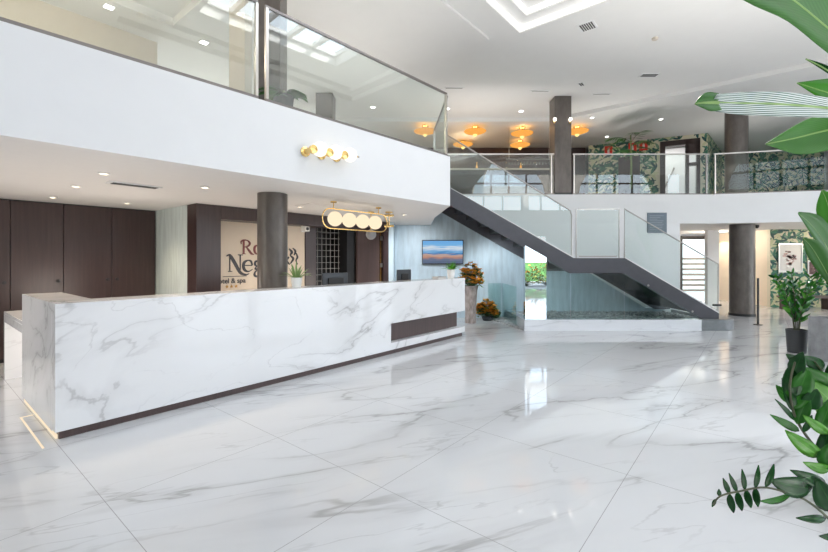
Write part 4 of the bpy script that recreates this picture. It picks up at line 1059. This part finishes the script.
bleaf(bp, 'leaf', [q, (905,120,2.2), (860,92,2.2), (828,71,2.15), (806,59,2.1)], [.006,.01,.02,.02,.002], 'zz_dark', .2, .3)
# near zz plant
nz_ = thing('potted_plant', 'glossy green plant reaching in at the lower right foreground', 'potted plant', (1.5,1.12,0))
c = Vector((1.5,1.12,0))
MB().lathe(c, [(.19,0),(.23,.62),(.21,.62),(.20,.57)], 28).build('pot', 'concrete', nz_); MB().lathe(c+Z*.56, [(.2,0),(.2,.01)], 24).build('soil', 'soil', nz_)
D0 = .98
def stemp(pts, rad, nm='stem'):
    P3 = [tuple(PX(*p)) for p in pts]; P3 = [Vector(x) for x in smoothp(P3, 5)]
    return MB().tube(P3, [rad*(1-.6*i/len(P3)) for i in range(len(P3))], 8).build(nm, 'stem', nz_)
soil = tpx(c+Z*.58)
s1 = stemp([soil, (880,560,1.05), (840,490,1.0), (823,458,.98), (803,431,.97), (793,410,.96), (790,385,.95), (795,362,.94)], .0045)
s2 = stemp([soil, (880,570,1.0), (828,518,.97), (810,503,.95), (796,496,.94), (766,487.5,.92), (741,491,.91), (720.6,496,.90), (713,505,.90)], .0035)
s3 = stemp([soil, (890,540,1.1), (850,460,1.1), (832,420,1.08), (830,385,1.06), (815,362,1.04)], .0045)
def zl(s, base, tip, hw, mat='zz', d=.96, dt=None, tw=.25, bend=.05):
    b = PX(base[0],base[1],d); t = PX(tip[0],tip[1],dt if dt else d+random.uniform(-.03,.03))
    dr_ = (t-b).normalized(); side = dr_.cross(Vector(((base[0]-HX)/F,1,0)).normalized()); side = Matrix.Rotation(tw, 3, dr_) @ side
    MB().eleaf(b, t, hw/F*d, side, 9, .18, bend).build('leaf', mat, s, solid=.0012)
for b_, t_, w_, m_, tw in (((799,431),(770,414.5),4,'zz',.3), ((820,457),(785,430),7.5,'zz_new',.2), ((791,403),(776,385),5,'zz',.4), ((794,420),(775,399),2.4,'zz_dark',.6),
        ((791,409),(807,379),8,'zz',.3), ((797,424),(809,395),7,'zz',-.3), ((807,409),(817,389),8,'zz_dark',.2), ((792,398),(789,366),8,'zz_dark',.3),
        ((794,375),(803,352),7,'zz_dark',-.3), ((797,362),(786,354),4,'zz_dark',.4), ((797,395),(808,368),9,'zz',.2), ((828,434),(803,415),5,'zz_new',.2),
        ((819,430),(831,398),7.5,'zz',.3), ((820,462),(831,424),6,'zz_dark',-.2), ((830,470),(803,462),5.5,'zz_new',.2), ((803,432),(812,415),3,'zz_dark',.4), ((794,412),(782,378),5,'zz_dark',.5)):
    zl(s1, b_, t_, w_, m_, .96, None, tw)
for b_, t_, w_, m_, tw in (((836,395),(797,366),13,'zz',.15), ((838,408),(808,380),9,'zz_new',.3), ((836,392),(845,350),12,'zz_dark',.2), ((832,420),(818,398),7,'zz_new',-.3), ((833,440),(850,400),12,'zz',.2), ((824,370),(800,356),7,'zz_dark',.5)):
    zl(s3, b_, t_, w_, m_, 1.06, 1.04, tw)
for b_, t_, w_ in (((729,493.5),(723,478),2.6), ((736.6,492),(729,473),2.4), ((744.6,490),(742,469),2.4), ((755,488),(758.6,465),2.5), ((765.5,487),(774,464),3),
        ((730,494),(733.6,513),3.6), ((738,492),(742,511),3.6), ((747,490),(751,508),3.6), ((756,488),(758,507),3.4), ((716,499),(712,507),1.6), ((719,496),(719,489),2)):
    zl(s2, b_, t_, w_, 'zz_dark', .915, .915, .35)
for b_, t_, w_, m_, tw in (((812,488),(769.5,480),11.5,'zz_dark',.15), ((792,493),(760,501),6,'zz',-.5), ((826,485),(790,470),6,'zz_dark',.5), ((826,518),(796,518),4,'zz_dark',.4), ((836,535),(819,536),4,'zz_dark',.3), ((836,512),(816,478),12,'zz_dark',.2), ((828,470),(838,440),12,'zz',.2)):
    zl(s2, b_, t_, w_, m_, .95, .93, tw)

# ============================================================ LIGHT
w = bpy.data.worlds.new('sky'); sc.world = w; w.use_nodes = True; nt = w.node_tree; nt.nodes.clear()
out = nd(nt, 'ShaderNodeOutputWorld'); bg = nd(nt, 'ShaderNodeBackground', Strength=4.9)
tc = nd(nt, 'ShaderNodeTexCoord'); sp = nd(nt, 'ShaderNodeSeparateXYZ'); cr = nd(nt, 'ShaderNodeValToRGB')
nt.links.new(tc.outputs['Generated'], sp.inputs[0])
nt.links.new(mth(nt, 'ADD', mth(nt, 'MULTIPLY', sp.outputs[2], .5), .5), cr.inputs[0])
e = cr.color_ramp.elements; e[0].position = .44; e[0].color = (.30,.31,.29,1); e[1].position = 1; e[1].color = (.84,.89,.97,1)
x = e.new(.50); x.color = (.95,.96,.97,1); x = e.new(.60); x.color = (.74,.86,1,1)
nt.links.new(cr.outputs[0], bg.inputs[0]); nt.links.new(bg.outputs[0], out.inputs[0])
l = bpy.data.lights.new('sun', 'SUN'); l.energy = 34; l.angle = R(1); l.color = (1,.97,.92)
o = bpy.data.objects.new('sun', l); COL.objects.link(o); o.rotation_euler = (R(-42),0,0)
def portal(loc, rot, sx, sy):
    l = bpy.data.lights.new('portal', 'AREA'); l.shape = 'RECTANGLE'; l.size = sx; l.size_y = sy; l.energy = 1; l.cycles.is_portal = True
    o = bpy.data.objects.new('daylight_portal', l); COL.objects.link(o); o.location = loc; o.rotation_euler = rot
portal((-11,YW-.3,1.4), (R(90),0,0), 6, 2.7)
portal((1.25,YW-.3,4.5), (R(90),0,0), 30, .8)
portal((1.25,YW-.3,6.5), (R(90),0,0), 30, 2.4)
portal((XR+.35,3.3,2.6), (R(90),0,R(90)), 12, 5.2)
portal(uv(3.95,-3.15,SKZ+.15), (0,0,math.pi/2-TH), 3.1, 2.5)
portal((8.3,-1.4,8.45), (0,0,0), 9.4, 3.0)
# unseen fill lamps without fixtures: passage, upstairs corridor, reception and gallery
def pointl(loc, e_, col=(1,.86,.68), r=.12):
    l = bpy.data.lights.new('fill_bulb', 'POINT'); l.energy = e_; l.color = col; l.shadow_soft_size = r
    o = bpy.data.objects.new('fill_bulb', l); COL.objects.link(o); o.location = loc
pointl((10.4,14.6,2.3), 70, (1,.9,.76)); pointl((13.2,12.2,2.2), 45)
spot(q0+wd*.5-wn*.3+Z*2.3, 60, R(110), (1,.98,.94), .1, -wn-Z*.7)
pointl(uv(3.6,1.5,.9), 21, (1,.90,.80), .35); pointl(uv(.9,2.2,.9), 34, (1,.90,.80), .35); pointl(uv(5.4,1.5,.9), 22, (1,.92,.84), .35); pointl(uv(-1.5,1.5,.8), 36, (1,.92,.84), .35)  # added fill lights behind the desk, brightening soffit and cabinets
spot(Vector((.0,9.3,2.38)), 110, R(100), (.9,.96,1), .1, (0,1,-.95)); spot(Vector((2.2,9.7,1.75)), 60, R(115), (.85,.95,1), .1, (0,1,-.7)); spot(Vector((4.2,9.7,1.15)), 14, R(115), (.85,.95,1), .1, (0,1,-.6))  # added spots without fixtures, brightening the blue grey wall under the stair
pointl(uv(.5,3.0,5.4), 40, (1,.85,.65)); pointl((-6,12.5,5.3), 120, (1,.95,.85)); pointl((1.8,14.6,5.2), 20, (1,.7,.4))
def ceiling_fill(loc, e_, vis=True, ang=R(110), col=(1,.97,.92)):
    l = bpy.data.lights.new('ceiling_fill_beam', 'SPOT'); l.energy = e_; l.spot_size = ang; l.spot_blend = 1; l.color = col; l.shadow_soft_size = .15
    o = bpy.data.objects.new('ceiling_fill_beam', l); COL.objects.link(o); o.location = loc; o.rotation_euler = (math.pi,0,0)
for x, y, e_ in ((4.4,4.2,1000), (7.2,7.0,160), (10.6,8.6,40), (3.0,1.0,300)): ceiling_fill((x,y,.35), e_)  # added floor spots outside the view, brightening the ceiling
for x, y, e_ in ((-2.6,5.2,90), (-.9,7.2,75), (-1.5,9.6,80), (-4.5,13.5,80), (1.0,11.9,85), (5.6,12.3,100), (9.8,12.8,60), (-6.2,9.5,90), (-6.5,5.5,70), (2.7,11.8,95)): ceiling_fill((x,y,ZF+.12), e_)  # more added spots on the upper floor, out of sight, for ceiling fill
# camera
cd = bpy.data.cameras.new('camera'); cam = bpy.data.objects.new('camera', cd); COL.objects.link(cam); sc.camera = cam
cam.location = (0,0,H); cam.rotation_euler = (R(90),0,0); cd.sensor_width = 36; cd.lens = 36*F/828; cd.shift_y = -(276-HY)/828; cd.clip_start = .05
sc.view_settings.view_transform = 'Standard'; sc.view_settings.look = 'None'; sc.view_settings.gamma = 1; sc.view_settings.use_curve_mapping = False
sc.view_settings.exposure = .03
try:
    sc.cycles.use_denoising = True; sc.cycles.max_bounces = 10; sc.cycles.diffuse_bounces = 6; sc.cycles.glossy_bounces = 5; sc.cycles.transparent_max_bounces = 16
    sc.cycles.sample_clamp_indirect = 6; sc.cycles.caustics_reflective = False
except Exception: pass
